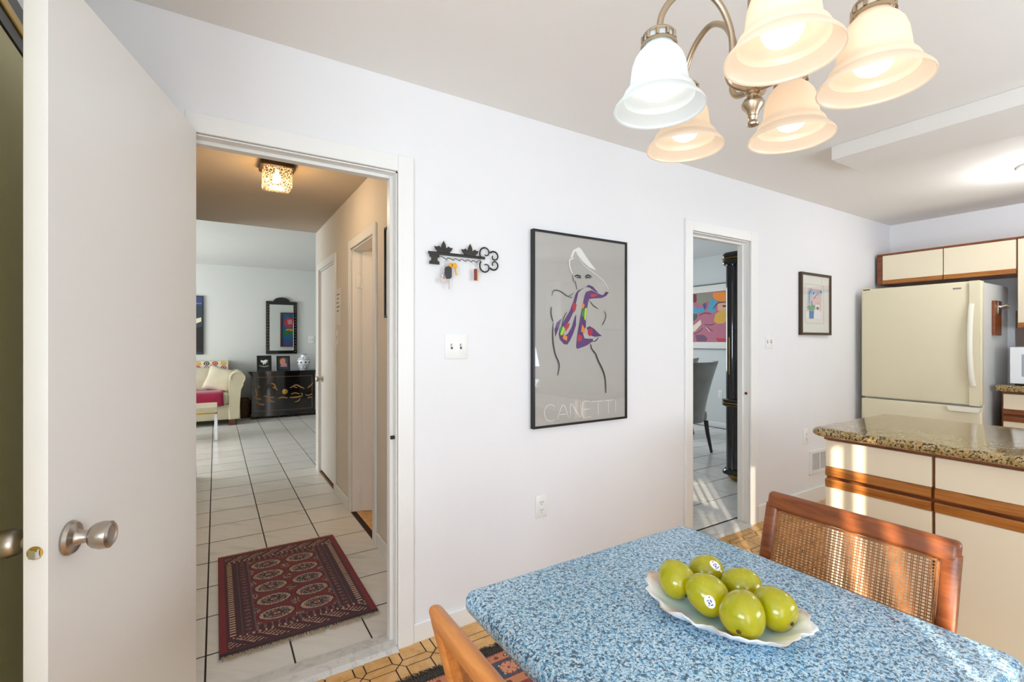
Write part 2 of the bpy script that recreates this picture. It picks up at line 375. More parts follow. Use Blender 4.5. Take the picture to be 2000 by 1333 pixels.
def grid_cloth(name, mat, x0, x1, y0, y1, nx, ny, colf, zf, parent=None, thick=0.006):
    """woven rug: fine quad grid whose colours are the yarns, with a skirt down to the floor."""
    vs_ = [(x0+(x1-x0)*i/nx, y0+(y1-y0)*j/ny, zf(i/nx, j/ny)) for j in range(ny+1) for i in range(nx+1)]
    fs = [(j*(nx+1)+i, j*(nx+1)+i+1, (j+1)*(nx+1)+i+1, (j+1)*(nx+1)+i) for j in range(ny) for i in range(nx)]
    cols = [C(colf((i+0.5)/nx, (j+0.5)/ny)) if isinstance(colf(0.5, 0.5), str) else colf((i+0.5)/nx, (j+0.5)/ny) for j in range(ny) for i in range(nx)]
    rim = [i for i in range(nx+1)]+[j*(nx+1)+nx for j in range(1, ny+1)]+[ny*(nx+1)+i for i in range(nx-1, -1, -1)]+[j*(nx+1) for j in range(ny-1, 0, -1)]
    b0 = len(vs_)
    for r in rim: vs_.append((vs_[r][0], vs_[r][1], vs_[r][2]-thick))
    for k in range(len(rim)):
        k2 = (k+1) % len(rim); fs.append((rim[k], b0+k, b0+k2, rim[k2])); cols.append(cols[0])
    me = bpy.data.meshes.new(name); me.from_pydata(vs_, [], fs); me.materials.append(M[mat])
    ca = me.color_attributes.new('col', 'FLOAT_COLOR', 'CORNER'); flat = []
    for p in me.polygons:
        for _ in p.loop_indices: flat.extend(cols[p.index])
    ca.data.foreach_set('color', flat)
    o = bpy.data.objects.new(name, me); COL.objects.link(o)
    if parent is not None: o.parent = parent
    return o
POSTER_POLYS=[('white', [(-0.077, 0.424), (-0.04, 0.443), (-0.022, 0.435), (0.012, 0.397), (0.06, 0.351), (0.086, 0.329), (0.036, 0.34), (-0.011, 0.368), (-0.045, 0.4), (-0.062, 0.421), (-0.077, 0.4), (-0.085, 0.379), (-0.095, 0.387)]), ('purple', [(0.012, 0.233), (-0.022, 0.216), (-0.043, 0.197), (-0.054, 0.156), (-0.068, 0.107), (-0.102, 0.049), (-0.13, 0.014), (-0.144, -0.023), (-0.175, -0.03), (-0.168, 0.004), (-0.135, 0.053), (-0.102, 0.097), (-0.077, 0.151), (-0.062, 0.191), (-0.045, 0.21), (-0.017, 0.222)]), ('purple', [(-0.175, -0.021), (-0.168, -0.052), (-0.141, -0.078), (-0.118, -0.08), (-0.1, -0.06), (-0.077, -0.021), (-0.059, 0.024), (-0.057, 0.081), (-0.068, 0.068), (-0.088, 0.014), (-0.113, -0.021), (-0.13, -0.032), (-0.146, -0.021)]), ('purple', [(-0.198, -0.041), (-0.202, 0.0), (-0.189, 0.034), (-0.157, 0.057), (-0.168, 0.022), (-0.184, -0.013)]), ('purple', [(0.007, 0.232), (0.03, 0.245), (0.06, 0.238), (0.102, 0.204), (0.072, 0.212), (0.036, 0.231)]), ('purple', [(0.001, 0.186), (0.012, 0.206), (0.048, 0.217), (0.078, 0.208), (0.102, 0.2), (0.144, 0.191), (0.126, 0.178), (0.072, 0.173), (0.036, 0.169), (0.026, 0.151), (0.018, 0.106), (0.012, 0.061), (0.01, 0.016), (-0.011, -0.02), (0.001, -0.047), (0.06, -0.049), (0.06, -0.063), (0.012, -0.087), (-0.051, -0.104), (-0.059, -0.091), (-0.051, -0.029), (-0.04, 0.024), (-0.025, 0.086), (-0.011, 0.14)]), ('purple', [(0.126, 0.178), (0.159, 0.192), (0.177, 0.213), (0.154, 0.214), (0.138, 0.197), (0.114, 0.184)]), ('purple', [(0.015, 0.011), (0.036, 0.021), (0.066, 0.008), (0.096, -0.015), (0.126, -0.033), (0.072, -0.038), (0.036, -0.029)]), ('red', [(-0.074, 0.147), (-0.054, 0.134), (-0.062, 0.103), (-0.077, 0.089), (-0.084, 0.12)]), ('red', [(0.042, 0.195), (0.078, 0.198), (0.096, 0.192), (0.06, 0.179), (0.042, 0.18)]), ('red', [(-0.137, 0.022), (-0.1, 0.036), (-0.107, 0.014), (-0.13, -0.012)]), ('red', [(-0.045, -0.025), (-0.017, -0.034), (-0.022, -0.06), (-0.048, -0.065)]), ('red', [(0.026, 0.003), (0.057, 0.006), (0.057, -0.02), (0.036, -0.036), (0.022, -0.02)]), ('orange', [(-0.011, 0.147), (0.001, 0.132), (-0.009, 0.114), (-0.02, 0.113)]), ('orange', [(-0.017, 0.029), (0.001, 0.007), (0.001, -0.02), (-0.025, -0.011)]), ('orange', [(-0.146, -0.026), (-0.118, -0.038), (-0.122, -0.06), (-0.148, -0.049)]), ('green', [(-0.018, 0.104), (-0.002, 0.114), (-0.004, 0.069), (-0.02, 0.073)]), ('green', [(-0.168, 0.009), (-0.146, 0.018), (-0.148, -0.013), (-0.17, -0.021)]), ('lime', [(0.001, 0.114), (0.017, 0.121), (0.007, 0.047), (-0.004, 0.06)]), ('lime', [(-0.146, 0.018), (-0.135, 0.005), (-0.151, -0.03), (-0.168, -0.03)])]
POSTER_STROKES=[('white', 0.008, [(-0.077, 0.38), (-0.102, 0.369), (-0.105, 0.342), (-0.096, 0.316), (-0.084, 0.297)]), ('white', 0.004, [(-0.057, 0.408), (-0.011, 0.354), (0.06, 0.315), (0.126, 0.279), (0.163, 0.245), (0.172, 0.229)]), ('black', 0.008, [(-0.07, 0.283), (-0.051, 0.291), (-0.025, 0.287)]), ('black', 0.0069, [(-0.057, 0.278), (-0.04, 0.281), (-0.025, 0.277)]), ('black', 0.008, [(0.003, 0.286), (0.024, 0.298), (0.05, 0.289)]), ('black', 0.0069, [(0.007, 0.279), (0.024, 0.286), (0.043, 0.282)]), ('black', 0.0034, [(-0.086, 0.291), (-0.079, 0.265), (-0.068, 0.248)]), ('black', 0.004, [(-0.065, 0.262), (-0.059, 0.231), (-0.054, 0.214)]), ('black', 0.0057, [(-0.221, 0.173), (-0.213, 0.196), (-0.189, 0.203), (-0.157, 0.195), (-0.124, 0.178), (-0.088, 0.169)]), ('black', 0.0034, [(-0.111, 0.178), (-0.091, 0.185), (-0.077, 0.197)]), ('black', 0.008, [(-0.223, 0.115), (-0.227, 0.085), (-0.221, 0.059), (-0.213, 0.038)]), ('black', 0.008, [(-0.213, 0.034), (-0.216, -0.03), (-0.211, -0.082), (-0.198, -0.133), (-0.179, -0.168), (-0.173, -0.194), (-0.184, -0.241)]), ('black', 0.0046, [(0.038, 0.156), (0.06, 0.134), (0.098, 0.116)]), ('black', 0.0046, [(0.138, 0.105), (0.154, 0.083), (0.144, 0.053), (0.126, 0.027)]), ('black', 0.0092, [(0.042, -0.078), (0.05, -0.105), (0.078, -0.133), (0.096, -0.17), (0.126, -0.216), (0.144, -0.258), (0.151, -0.304), (0.153, -0.351)]), ('black', 0.0046, [(-0.124, 0.092), (-0.146, 0.057), (-0.157, 0.022)]), ('black', 0.0046, [(0.054, -0.063), (0.078, -0.06), (0.098, -0.042)])]
POSTER_LETTERS=[[(-0.198, -0.405), (-0.208, -0.396), (-0.22, -0.391), (-0.233, -0.39), (-0.245, -0.393), (-0.255, -0.4), (-0.262, -0.411), (-0.266, -0.423), (-0.266, -0.436), (-0.262, -0.449), (-0.255, -0.46), (-0.245, -0.469), (-0.233, -0.474), (-0.22, -0.475), (-0.208, -0.472), (-0.198, -0.465)], [(-0.184, -0.47), (-0.144, -0.396), (-0.107, -0.471)], [(-0.168, -0.447), (-0.122, -0.446)], [(-0.093, -0.47), (-0.093, -0.393), (-0.028, -0.472), (-0.028, -0.393)], [(0.048, -0.473), (-0.009, -0.472), (-0.009, -0.393), (0.045, -0.392)], [(-0.009, -0.431), (0.042, -0.432)], [(0.05, -0.393), (0.136, -0.394)], [(0.098, -0.394), (0.099, -0.471)], [(0.144, -0.394), (0.209, -0.394)], [(0.173, -0.394), (0.174, -0.47)], [(0.23, -0.394), (0.23, -0.467)]]
DINING_POLYS=[('maroon', [(0.162, 0.377), (0.069, 0.37), (0.048, 0.283), (0.09, 0.237), (0.162, 0.254)]), ('greygreen', [(0.069, 0.37), (-0.227, 0.374), (-0.213, 0.252), (-0.105, 0.236), (-0.009, 0.194), (0.062, 0.235)]), ('orange', [(-0.227, 0.368), (-0.608, 0.369), (-0.608, 0.201), (-0.409, 0.214), (-0.279, 0.247), (-0.227, 0.298)]), ('cyan', [(0.162, 0.242), (0.062, 0.138), (-0.05, 0.155), (-0.092, 0.201), (-0.105, 0.128), (-0.036, 0.072), (0.162, 0.076)]), ('cyan', [(-0.173, 0.255), (-0.24, 0.273), (-0.306, 0.222), (-0.24, 0.144), (-0.279, 0.071), (-0.213, 0.063), (-0.133, 0.091)]), ('peach', [(-0.306, 0.21), (-0.608, 0.201), (-0.608, 0.099), (-0.409, 0.065), (-0.306, 0.093)]), ('yellow', [(-0.266, 0.037), (-0.357, 0.091), (-0.484, 0.084), (-0.497, -0.031), (-0.409, -0.108), (-0.306, -0.111), (-0.24, -0.067)]), ('rose', [(-0.023, 0.037), (-0.227, 0.051), (-0.24, -0.067), (-0.173, -0.112), (-0.064, -0.121), (0.034, -0.058)]), ('cream', [(0.162, -0.152), (-0.009, -0.035), (-0.023, -0.108), (0.09, -0.214), (0.162, -0.238)]), ('darkgreen', [(0.162, 0.064), (0.048, 0.052), (0.062, -0.02), (0.162, -0.078)]), ('plum', [(0.09, -0.275), (-0.064, -0.277), (-0.133, -0.337), (-0.105, -0.379), (0.062, -0.379)]), ('red', [(-0.279, -0.326), (-0.608, -0.35), (-0.608, -0.384), (-0.306, -0.385)]), ('navy', [(-0.043, 0.204), (-0.105, 0.224), (-0.112, 0.152), (-0.078, 0.106)])]
DINING_STROKES=[('ink', 0.0144, [(-0.227, 0.121), (-0.306, 0.198), (-0.396, 0.21), (-0.509, 0.198)]), ('ink', 0.0128, [(0.019, 0.027), (-0.078, 0.064), (-0.2, 0.04)]), ('ink', 0.0112, [(-0.078, -0.116), (-0.2, -0.125), (-0.253, -0.103)]), ('ink', 0.0112, [(0.119, -0.269), (0.005, -0.216), (-0.05, -0.169)]), ('ink', 0.0096, [(-0.119, -0.147), (-0.173, -0.195), (-0.227, -0.22)]), ('ink', 0.0256, [(-0.39, 0.158), (-0.421, 0.15), (-0.453, 0.154)]), ('cream', 0.0112, [(-0.105, -0.158), (-0.146, -0.195), (-0.173, -0.231)])]
SMALL_POLYS=[('pinkpale', [(-0.126, 0.127), (0.098, 0.125), (0.078, -0.119), (-0.147, -0.116)]), ('skyblue', [(-0.126, 0.102), (-0.072, 0.122), (-0.021, 0.121), (-0.021, 0.086), (-0.063, 0.066), (-0.08, 0.031), (-0.105, -0.005), (-0.137, -0.015)]), ('skyblue', [(0.013, 0.105), (0.096, 0.114), (0.091, 0.083), (0.022, 0.07)]), ('paper', [(-0.147, -0.062), (-0.004, -0.045), (0.082, -0.055), (0.078, -0.118), (-0.147, -0.115)]), ('potblue', [(-0.105, -0.055), (-0.028, -0.052), (-0.033, -0.117), (-0.105, -0.118)]), ('leafgreen', [(-0.14, -0.026), (-0.105, -0.009), (-0.08, -0.015), (-0.047, -0.003), (-0.013, -0.012), (-0.025, -0.05), (-0.105, -0.053)]), ('paper', [(-0.004, -0.001), (0.056, 0.002), (0.061, -0.06), (0.0, -0.058)]), ('catbrown', [(0.004, -0.025), (0.03, -0.015), (0.056, -0.029), (0.035, -0.045), (0.009, -0.04)]), ('catbrown', [(0.003, 0.015), (0.013, 0.0), (0.004, -0.001)]), ('catbrown', [(0.046, 0.019), (0.051, 0.001), (0.039, 0.0)])]
SMALL_STROKES=[('branch', 0.0112, [(-0.068, 0.127), (-0.097, 0.09), (-0.105, 0.047), (-0.097, -0.005)]), ('branch', 0.008, [(0.039, 0.093), (-0.013, 0.064), (-0.047, 0.037)]), ('branch', 0.0064, [(-0.021, 0.057), (0.004, 0.052)]), ('potblue', 0.016, [(-0.042, 0.093), (-0.034, 0.081)]), ('potblue', 0.0144, [(-0.063, 0.027), (-0.068, -0.008)]), ('ink', 0.0064, [(0.069, 0.113), (0.091, 0.109)]), ('ink', 0.0064, [(0.069, 0.099), (0.091, 0.096)])]
CHEST_STROKES=[('gold', 0.0224, [(-0.207, 0.192), (-0.16, 0.179), (-0.132, 0.114), (-0.107, 0.071)]), ('gold', 0.0224, [(-0.179, 0.138), (-0.141, 0.104)]), ('gold', 0.0192, [(-0.438, 0.11), (-0.423, 0.037), (-0.429, -0.025)]), ('gold', 0.0192, [(-0.456, -0.033), (-0.402, -0.057), (-0.356, -0.071)]), ('gold', 0.0192, [(-0.447, -0.106), (-0.402, -0.13)]), ('gold', 0.0208, [(-0.392, -0.141), (-0.347, -0.154), (-0.31, -0.163)]), ('gold', 0.0224, [(-0.31, -0.011), (-0.235, -0.037), (-0.16, -0.041)]), ('gold', 0.0224, [(-0.282, -0.075), (-0.217, -0.101), (-0.151, -0.126)]), ('gold', 0.0192, [(-0.235, -0.016), (-0.217, -0.09)]), ('gold', 0.0224, [(-0.094, -0.067), (-0.027, -0.05), (0.05, -0.07)]), ('gold', 0.0224, [(0.089, 0.103), (0.187, 0.151), (0.256, 0.116), (0.326, 0.08)]), ('gold', 0.0192, [(0.108, -0.005), (0.167, 0.013), (0.246, -0.009)]), ('gold', 0.0256, [(0.089, -0.063), (0.187, -0.063), (0.286, -0.048)]), ('gold', 0.0192, [(0.167, -0.148), (0.226, -0.13), (0.256, -0.089)]), ('gold', 0.0192, [(0.276, 0.007), (0.296, -0.038)]), ('gold', 0.0208, [(0.468, 0.17), (0.417, 0.118), (0.376, 0.088)]), ('gold', 0.0192, [(0.336, -0.029), (0.397, -0.044), (0.458, -0.015)]), ('gold', 0.0192, [(0.376, -0.086), (0.447, -0.08)]), ('gold', 0.016, [(-0.402, 0.16), (-0.374, 0.137)]), ('gold', 0.016, [(0.147, 0.121), (0.207, 0.101)])]

# ================================================================== THE SETTING
KC = 2.45      # kitchen and hall ceiling
FC = 2.63      # ceiling of the living and dining rooms
WT = 0.08      # thickness of the wall with the two doorways
O1 = (-0.09, 0.663, 2.05); O2 = (2.609, 3.25, 2.035)   # doorway openings: x0, x1, head height
HX = 0.89      # right wall of the hall
def S(name, boxes, mat, bev=0.0):
    mb = MB()
    for b_ in boxes: mb.box(*b_, bev=bev)
    return struct(mb.build(name, mat, smooth=False))
# --- wall with the two doorways
S('wall_front', [(-0.42, O1[0], 2, 2+WT, 0, FC), (O1[1], O2[0], 2, 2+WT, 0, FC), (O2[1], 5.7, 2, 2+WT, 0, FC),
                 (O1[0], O1[1], 2, 2+WT, O1[2], FC), (O2[0], O2[1], 2, 2+WT, O2[2], FC)], 'wall_paint')
wall_right = S('wall_right', [(5.6, 5.7, -1.6, 2, 0, KC)], 'wall_paint')
# --- wall behind the photographer with a patio door and an added window
S('wall_back', [(-1.3, -0.86, -1.6, -1.5, 0, KC), (-0.86, 0.0, -1.6, -1.5, 2.07, KC), (0.0, 1.7, -1.6, -1.5, 0, KC), (1.7, 3.7, -1.6, -1.5, 0, 0.95),
                (1.7, 3.7, -1.6, -1.5, 2.08, KC), (3.7, 5.7, -1.6, -1.5, 0, KC)], 'wall_paint')
S('wall_left', [(-1.4, -1.3, -1.6, -1.0, 0, KC), (-1.4, -1.3, -1.0, 0.25, 0, 0.95), (-1.4, -1.3, -1.0, 0.25, 2.08, KC), (-1.4, -1.3, 0.25, 1.0, 0, KC),
                (-1.4, -0.42, 0.93, 1.0, 0, KC), (-0.46, -0.42, 1.0, 1.08, 0, KC), (-0.46, -0.42, 1.08, 1.96, 2.13, KC), (-0.46, -0.42, 1.96, 2.0, 0, KC)], 'wall_paint')
def window(name, x0, x1, z0, z1, door=False):
    mb = MB(); t = 0.045
    mb.box(x0, x0+t, -1.57, -1.53, z0, z1).box(x1-t, x1, -1.57, -1.53, z0, z1).box(x0+t, x1-t, -1.57, -1.53, z0, z0+t).box(x0+t, x1-t, -1.57, -1.53, z1-t, z1)
    if not door: mb.box((x0+x1)/2-0.02, (x0+x1)/2+0.02, -1.57, -1.53, z0+t, z1-t)
    o = struct(mb.build(name, 'trim_paint', smooth=False))
    g = MB().box(x0+t, x1-t, -1.552, -1.548, z0+t, z1-t).build('glass_pane', 'picture_glass', o, smooth=False)
    return o
window('window_1', -0.86, 0.0, 0.02, 2.07, True); w2 = window('added_window_2', 1.7, 3.7, 0.95, 2.08)  # second window is unseen, added to go with the back fill light
MB().box(1.68, 3.72, -1.495, -1.490, 0.93, 2.11).build('sun_blocker', 'blind_white', w2, smooth=False)  # unseen panel added to keep sun out of this opening
mb = MB(); t = 0.045
mb.box(-1.37, -1.33, -1.0, -1.0+t, 0.95, 2.08).box(-1.37, -1.33, 0.25-t, 0.25, 0.95, 2.08).box(-1.37, -1.33, -1.0+t, 0.25-t, 0.95, 0.95+t).box(-1.37, -1.33, -1.0+t, 0.25-t, 2.08-t, 2.08)
o = struct(mb.build('added_window_3', 'trim_paint', smooth=False)); MB().box(-1.352, -1.348, -1.0+t, 0.25-t, 0.95+t, 2.08-t).build('glass_pane', 'picture_glass', o, smooth=False)  # unseen window added behind the left fill light
MB().box(-1.295, -1.290, -1.02, 0.27, 0.93, 2.11).build('sun_blocker', 'blind_white', o, smooth=False)  # added panel that stops the sun on the left side
# --- ceilings
ceil = S('ceiling', [(-1.4, 5.7, -1.6, 2, KC, KC+0.1)], 'ceiling_paint')
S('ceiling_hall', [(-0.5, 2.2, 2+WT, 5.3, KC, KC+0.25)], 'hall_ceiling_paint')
S('ceiling_living', [(-3.1, 3.6, 5.3, 9.7, FC, FC+0.1), (-3.1, -0.5, 4.6, 5.3, FC, FC+0.1)], 'far_paint')
S('ceiling_dining', [(2.2, 6.7, 2+WT, 5.3, FC, FC+0.1), (3.7, 6.7, 5.3, 6.4, FC, FC+0.1)], 'far_paint')
# dropped boxed panel in the kitchen ceiling
struct(MB().box(3.03, 3.49, -1.5, 1.365, 2.37, KC, 0.003).build('trim_soffit', 'ceiling_paint', smooth=False))
# --- hall, living room, dining room walls
S('wall_hall_left', [(-0.27, -0.17, 2+WT, 5.5, 0, KC)], 'hall_paint')
D3 = (3.15, 3.76, 2.03); D4 = (4.36, 5.1, 2.03)       # doorways in the right wall of the hall (y0, y1, head)
S('wall_hall_right', [(HX, HX+0.1, 2+WT, D3[0], 0, KC), (HX, HX+0.1, D3[0], D3[1], D3[2], KC), (HX, HX+0.1, D3[1], D4[0], 0, KC),
                      (HX, HX+0.1, D4[0], D4[1], D4[2], KC), (HX, HX+0.1, D4[1], 5.22, 0, KC)], 'hall_paint')
S('wall_living_near', [(HX, 3.6, 5.22, 5.32, 0, FC), (-3.1, -0.27, 5.4, 5.5, 0, FC)], 'far_paint')
S('wall_living_far', [(-3.1, 3.6, 9.6, 9.7, 0, FC)], 'far_paint')
S('wall_living_left', [(-3.1, -3.0, 5.5, 9.6, 0, FC)], 'far_paint')
S('wall_living_right', [(3.5, 3.6, 5.32, 9.6, 0, FC)], 'far_paint')
S('wall_bathroom', [(HX+0.1, 2.2, 4.1, 4.2, 0, KC), (2.1, 2.2, 2+WT, 5.22, 0, FC)], 'hall_paint')
S('wall_dining_right', [(6.5, 6.6, 2+WT, 6.2, 0, FC)], 'far_paint')
S('wall_dining_far', [(3.6, 6.6, 6.2, 6.3, 0, FC)], 'far_paint')
# --- baseboards
def base(name, boxes): 
    mb = MB()
    for b_ in boxes: mb.box(*b_, bev=0.006)
    return struct(mb.build(name, 'trim_paint', smooth=False))
base('baseboard_front', [(0.733, O2[0]-0.07, 1.986, 2, 0, 0.085), (O2[1]+0.092, 5.6, 1.986, 2, 0, 0.125)])
base('baseboard_hall', [(HX-0.014, HX, 2+WT, D3[0]-0.07, 0, 0.085), (HX-0.014, HX, D3[1]+0.07, D4[0]-0.01, 0, 0.085), (-0.17, -0.156, 2+WT, 5.5, 0, 0.085),
                        (HX-0.014, HX+0.02, 5.17, 5.234, 0, 0.085), (-0.17, -0.156, 5.4, 5.514, 0, 0.085)])
base('baseboard_living', [(-3.0, 3.5, 9.586, 9.6, 0, 0.085)])
base('baseboard_dining', [(6.486, 6.5, 2+WT, 6.2, 0, 0.085)])
# --- door casings
def casing(name, x0, x1, zt, w, y, side=-1, wr=None):
    mb = MB(); t = 0.016*side; wr = wr or w; ya, yb = sorted((y, y+t))
    mb.box(x0-w, x0, ya, yb, 0, zt+w, 0.004).box(x1, x1+wr, ya, yb, 0, zt+w, 0.004).box(x0-0.001, x1+0.001, ya, yb, zt, zt+w, 0.004)
    # jamb lining with a stop
    mb.box(x0-0.004, x0+0.006, 2.0, 2+WT, 0, zt).box(x1-0.006, x1+0.004, 2.0, 2+WT, 0, zt).box(x0, x1, 2.0, 2+WT, zt-0.006, zt+0.004)
    mb.box(x1-0.02, x1-0.006, 2.04, 2+WT, 0, zt-0.006, 0.002).box(x0+0.006, x0+0.02, 2.04, 2+WT, 0, zt-0.006, 0.002).box(x0+0.02, x1-0.02, 2.04, 2+WT, zt-0.02, zt-0.006, 0.002)
    return struct(mb.build(name, 'trim_paint', smooth=False))
c1_ = casing('trim_1', *O1, 0.07, 2.0); c2_ = casing('trim_2', *O2, 0.07, 2.0, wr=0.085)
MB().tube([(O1[1]-0.022, 2.02, 0.905), (O1[1]-0.002, 2.02, 0.905)], 0.008).build('strike_plate', 'dark_metal', c1_)
MB().tube([(O2[1]-0.012, 2.02, 0.945), (O2[1]-0.002, 2.02, 0.945)], 0.010).build('strike_plate', 'red_plastic', c2_)
# marble sills
def sill(x0, x1):
    mb = MB(); mb.prism([(1.965, 0.0), (1.99, 0.014), (2.035, 0.020), (2.10, 0.016), (2.10, 0.0)], 'x', x0, x1)
    return struct(mb.build('trim_sill', 'marble', smooth=False))
sill(O1[0]-0.03, O1[1]-0.002); sill(O2[0], O2[1]-0.002)
# casings of the two doorways in the hall
def hall_casing(name, y0, y1, zt, far=True):
    mb = MB(); x = HX-0.015; w_ = 0.065
    mb.box(x, HX, y0-w_, y0, 0, zt+w_, 0.004).box(x, HX, y1, y1+w_, 0, zt+w_, 0.004).box(x, HX, y0-0.001, y1+0.001, zt, zt+w_, 0.004)
    mb.box(HX, HX+0.1, y0-0.002, y0+0.012, 0, zt).box(HX, HX+0.1, y1-0.012, y1+0.002, 0, zt).box(HX, HX+0.1, y0, y1, zt-0.012, zt+0.002)
    return struct(mb.build(name, 'trim_paint', smooth=False))
hall_casing('trim_3', *D3); hall_casing('trim_4', *D4)
# --- the open kitchen door in the foreground
hinge = Vector((-0.056, 1.955, 0)); dd = Vector((-0.279, -0.960, 0)).normalized(); nn = Vector((0.960, -0.279, 0)).normalized()
ang = math.atan2(dd.y, dd.x)
door = struct(MB().box(0, 0.762, -0.038, 0, 0.012, 2.045, 0.0015, 1).build('door_1', 'door_paint', smooth=False))
door.location = hinge; door.rotation_euler = (0, 0, ang)
def knob_profile(): return [(0.0, 0.0), (0.033, 0.0), (0.034, 0.004), (0.030, 0.010), (0.016, 0.014), (0.0125, 0.020), (0.0125, 0.034), (0.020, 0.038), (0.0245, 0.044), (0.0275, 0.056), (0.0265, 0.070), (0.0215, 0.074), (0.0175, 0.0735), (0.016, 0.071), (0.0, 0.070)]
for side, nm in ((1, 'door_knob'), (-1, 'door_knob')):
    mb = MB().lathe(knob_profile(), seg=32, close=False)
    mb.move(Matrix.Translation((0.697, 0 if side > 0 else -0.038, 0.925)) @ Matrix.Rotation(-PI/2*side, 4, 'X'))
    mb.build(nm, 'nickel', door, label='brushed nickel knob' if side > 0 else None)
# local +y of the leaf is the side facing the doorway; the latch sits in the leaf's free edge
mb = MB(); mb.box(0.761, 0.7625, -0.030, -0.008, 0.895, 0.955, 0.0); mb.build('latch_plate', 'door_paint', door)
mb = MB(); mb.lathe([(0.0, 0), (0.0125, 0), (0.0125, 0.0022), (0, 0.0022)], seg=24, close=False).move(Matrix.Translation((0.7615, -0.019, 0.925)) @ Matrix.Rotation(PI/2, 4, 'Y')); mb.build('latch_ring', 'brass', door)
mb = MB(); mb.prism([(-0.028, 0), (-0.010, 0), (-0.012, 0.012), (-0.025, 0.007)], 'z', -0.008, 0.008).move(Matrix.Translation((0.763, 0, 0.925)) @ Matrix(((0, 1, 0, 0), (1, 0, 0, 0), (0, 0, 1, 0), (0, 0, 0, 1)))); mb.build('latch_bolt', 'chrome', door)
# --- closet door at the far left
cl = struct(MB().box(-0.452, -0.402, 1.085, 1.955, 0.01, 2.02, 0.002, 1).build('door_2', 'olive_door', smooth=False))
MB().box(-0.455, -0.398, 1.082, 1.958, 2.022, 2.055).build('track', 'black_trim', cl, smooth=False)
MB().box(-0.455, -0.392, 1.082, 1.958, 2.056, 2.082, 0.004).build('track_rail', 'brass', cl, smooth=False)
MB().box(-0.455, -0.398, 1.082, 1.958, 2.083, 2.128).build('track_header', 'black_trim', cl, smooth=False)
# --- hall doors
d3 = struct(MB().box(0, 0.035, -0.56, 0, 0.012, 2.01, 0.002, 1).build('door_3', 'door_paint', smooth=False))
d3.location = (HX+0.07, D3[1]-0.035, 0); d3.rotation_euler = (0, 0, math.radians(62))
for z in (0.20, 1.78):
    mb = MB(); mb.box(HX+0.03, HX+0.066, D3[1]-0.0155, D3[1]-0.0125, z-0.05, z+0.05, 0.001); mb.tube([(HX+0.07, D3[1]-0.018, z-0.05), (HX+0.07, D3[1]-0.018, z+0.05)], 0.007)
    o = mb.build('hinge', 'trim_paint', d3); o.matrix_parent_inverse = (Matrix.Translation(d3.location) @ Matrix.Rotation(d3.rotation_euler.z, 4, 'Z')).inverted()
d4 = struct(MB().box(HX+0.012, HX+0.047, D4[0]+0.014, D4[1]-0.014, 0.03, 2.015, 0.002, 1).build('door_4', 'door_paint', smooth=False))
mb = MB().lathe([(0.0, 0.0), (0.030, 0.0), (0.030, 0.006), (0.012, 0.012), (0.010, 0.03), (0.020, 0.036), (0.027, 0.046), (0.026, 0.058), (0.018, 0.064), (0, 0.065)], seg=24, close=False)
mb.move(Matrix.Translation((HX+0.012, D4[1]-0.08, 0.945)) @ Matrix.Rotation(-PI/2, 4, 'Y')); mb.build('door_knob', 'nickel', d4)
for z in (0.28, 1.78): MB().tube([(HX-0.004, D4[0]+0.006, z-0.045), (HX-0.004, D4[0]+0.006, z+0.045)], 0.006).build('hinge', 'gold_trim', d4)
struct(MB().box(HX-0.002, HX+0.11, D4[0], D4[1], 0, 0.012, 0.003).build('trim_saddle', 'wood_saddle', smooth=False))
struct(MB().box(HX-0.006, HX+0.03, D3[0], D3[1], 0, 0.010, 0.003).build('trim_saddle', 'grout_dark', smooth=False))

# --- floors: every tile that can be told apart is its own piece
floor_k = S('floor_kitchen', [(-1.4, 5.7, -1.6, 2.05, -0.1, 0.0)], 'grout_dark')
floor_h = S('floor_hall', [(-3.1, 2.2, 2.05, 9.7, -0.1, -0.001), (2.2, 3.6, 5.3, 9.7, -0.1, -0.001)], 'grout_hall')
floor_d = S('floor_dining', [(2.2, 6.7, 2.05, 5.3, -0.1, -0.001), (3.6, 6.7, 5.3, 6.4, -0.1, -0.001)], 'grout_hall')
def piece_mesh(name, pts, th, mat, ins=0.0022, ch=0.0012):
    """a tile from its outline, inset for the joint, with a small chamfer."""
    n = len(pts); c = Vector((sum(p[0] for p in pts)/n, sum(p[1] for p in pts)/n))
    def inset(d):
        out = []
        for i in range(n):
            p0, p1, p2 = Vector(pts[i-1]), Vector(pts[i]), Vector(pts[(i+1) % n])
            a = (p1-p0).normalized(); b_ = (p2-p1).normalized(); na = Vector((-a.y, a.x)); nb = Vector((-b_.y, b_.x))
            m = (na+nb); m = m/max(0.25, m.dot(na)) if m.length > 1e-6 else na
            out.append(p1+m*d)
        return out
    vs_ = [(*p, 0) for p in inset(ins)]+[(*p, th-ch) for p in inset(ins)]+[(*p, th) for p in inset(ins+ch)]
    fs = [tuple(range(2*n, 3*n))]
    for L in (0, 1):
        for i in range(n): fs.append((L*n+i, L*n+(i+1) % n, (L+1)*n+(i+1) % n, (L+1)*n+i))
    me = bpy.data.meshes.new(name); me.from_pydata(vs_, [], fs); me.materials.append(M[mat]); return me
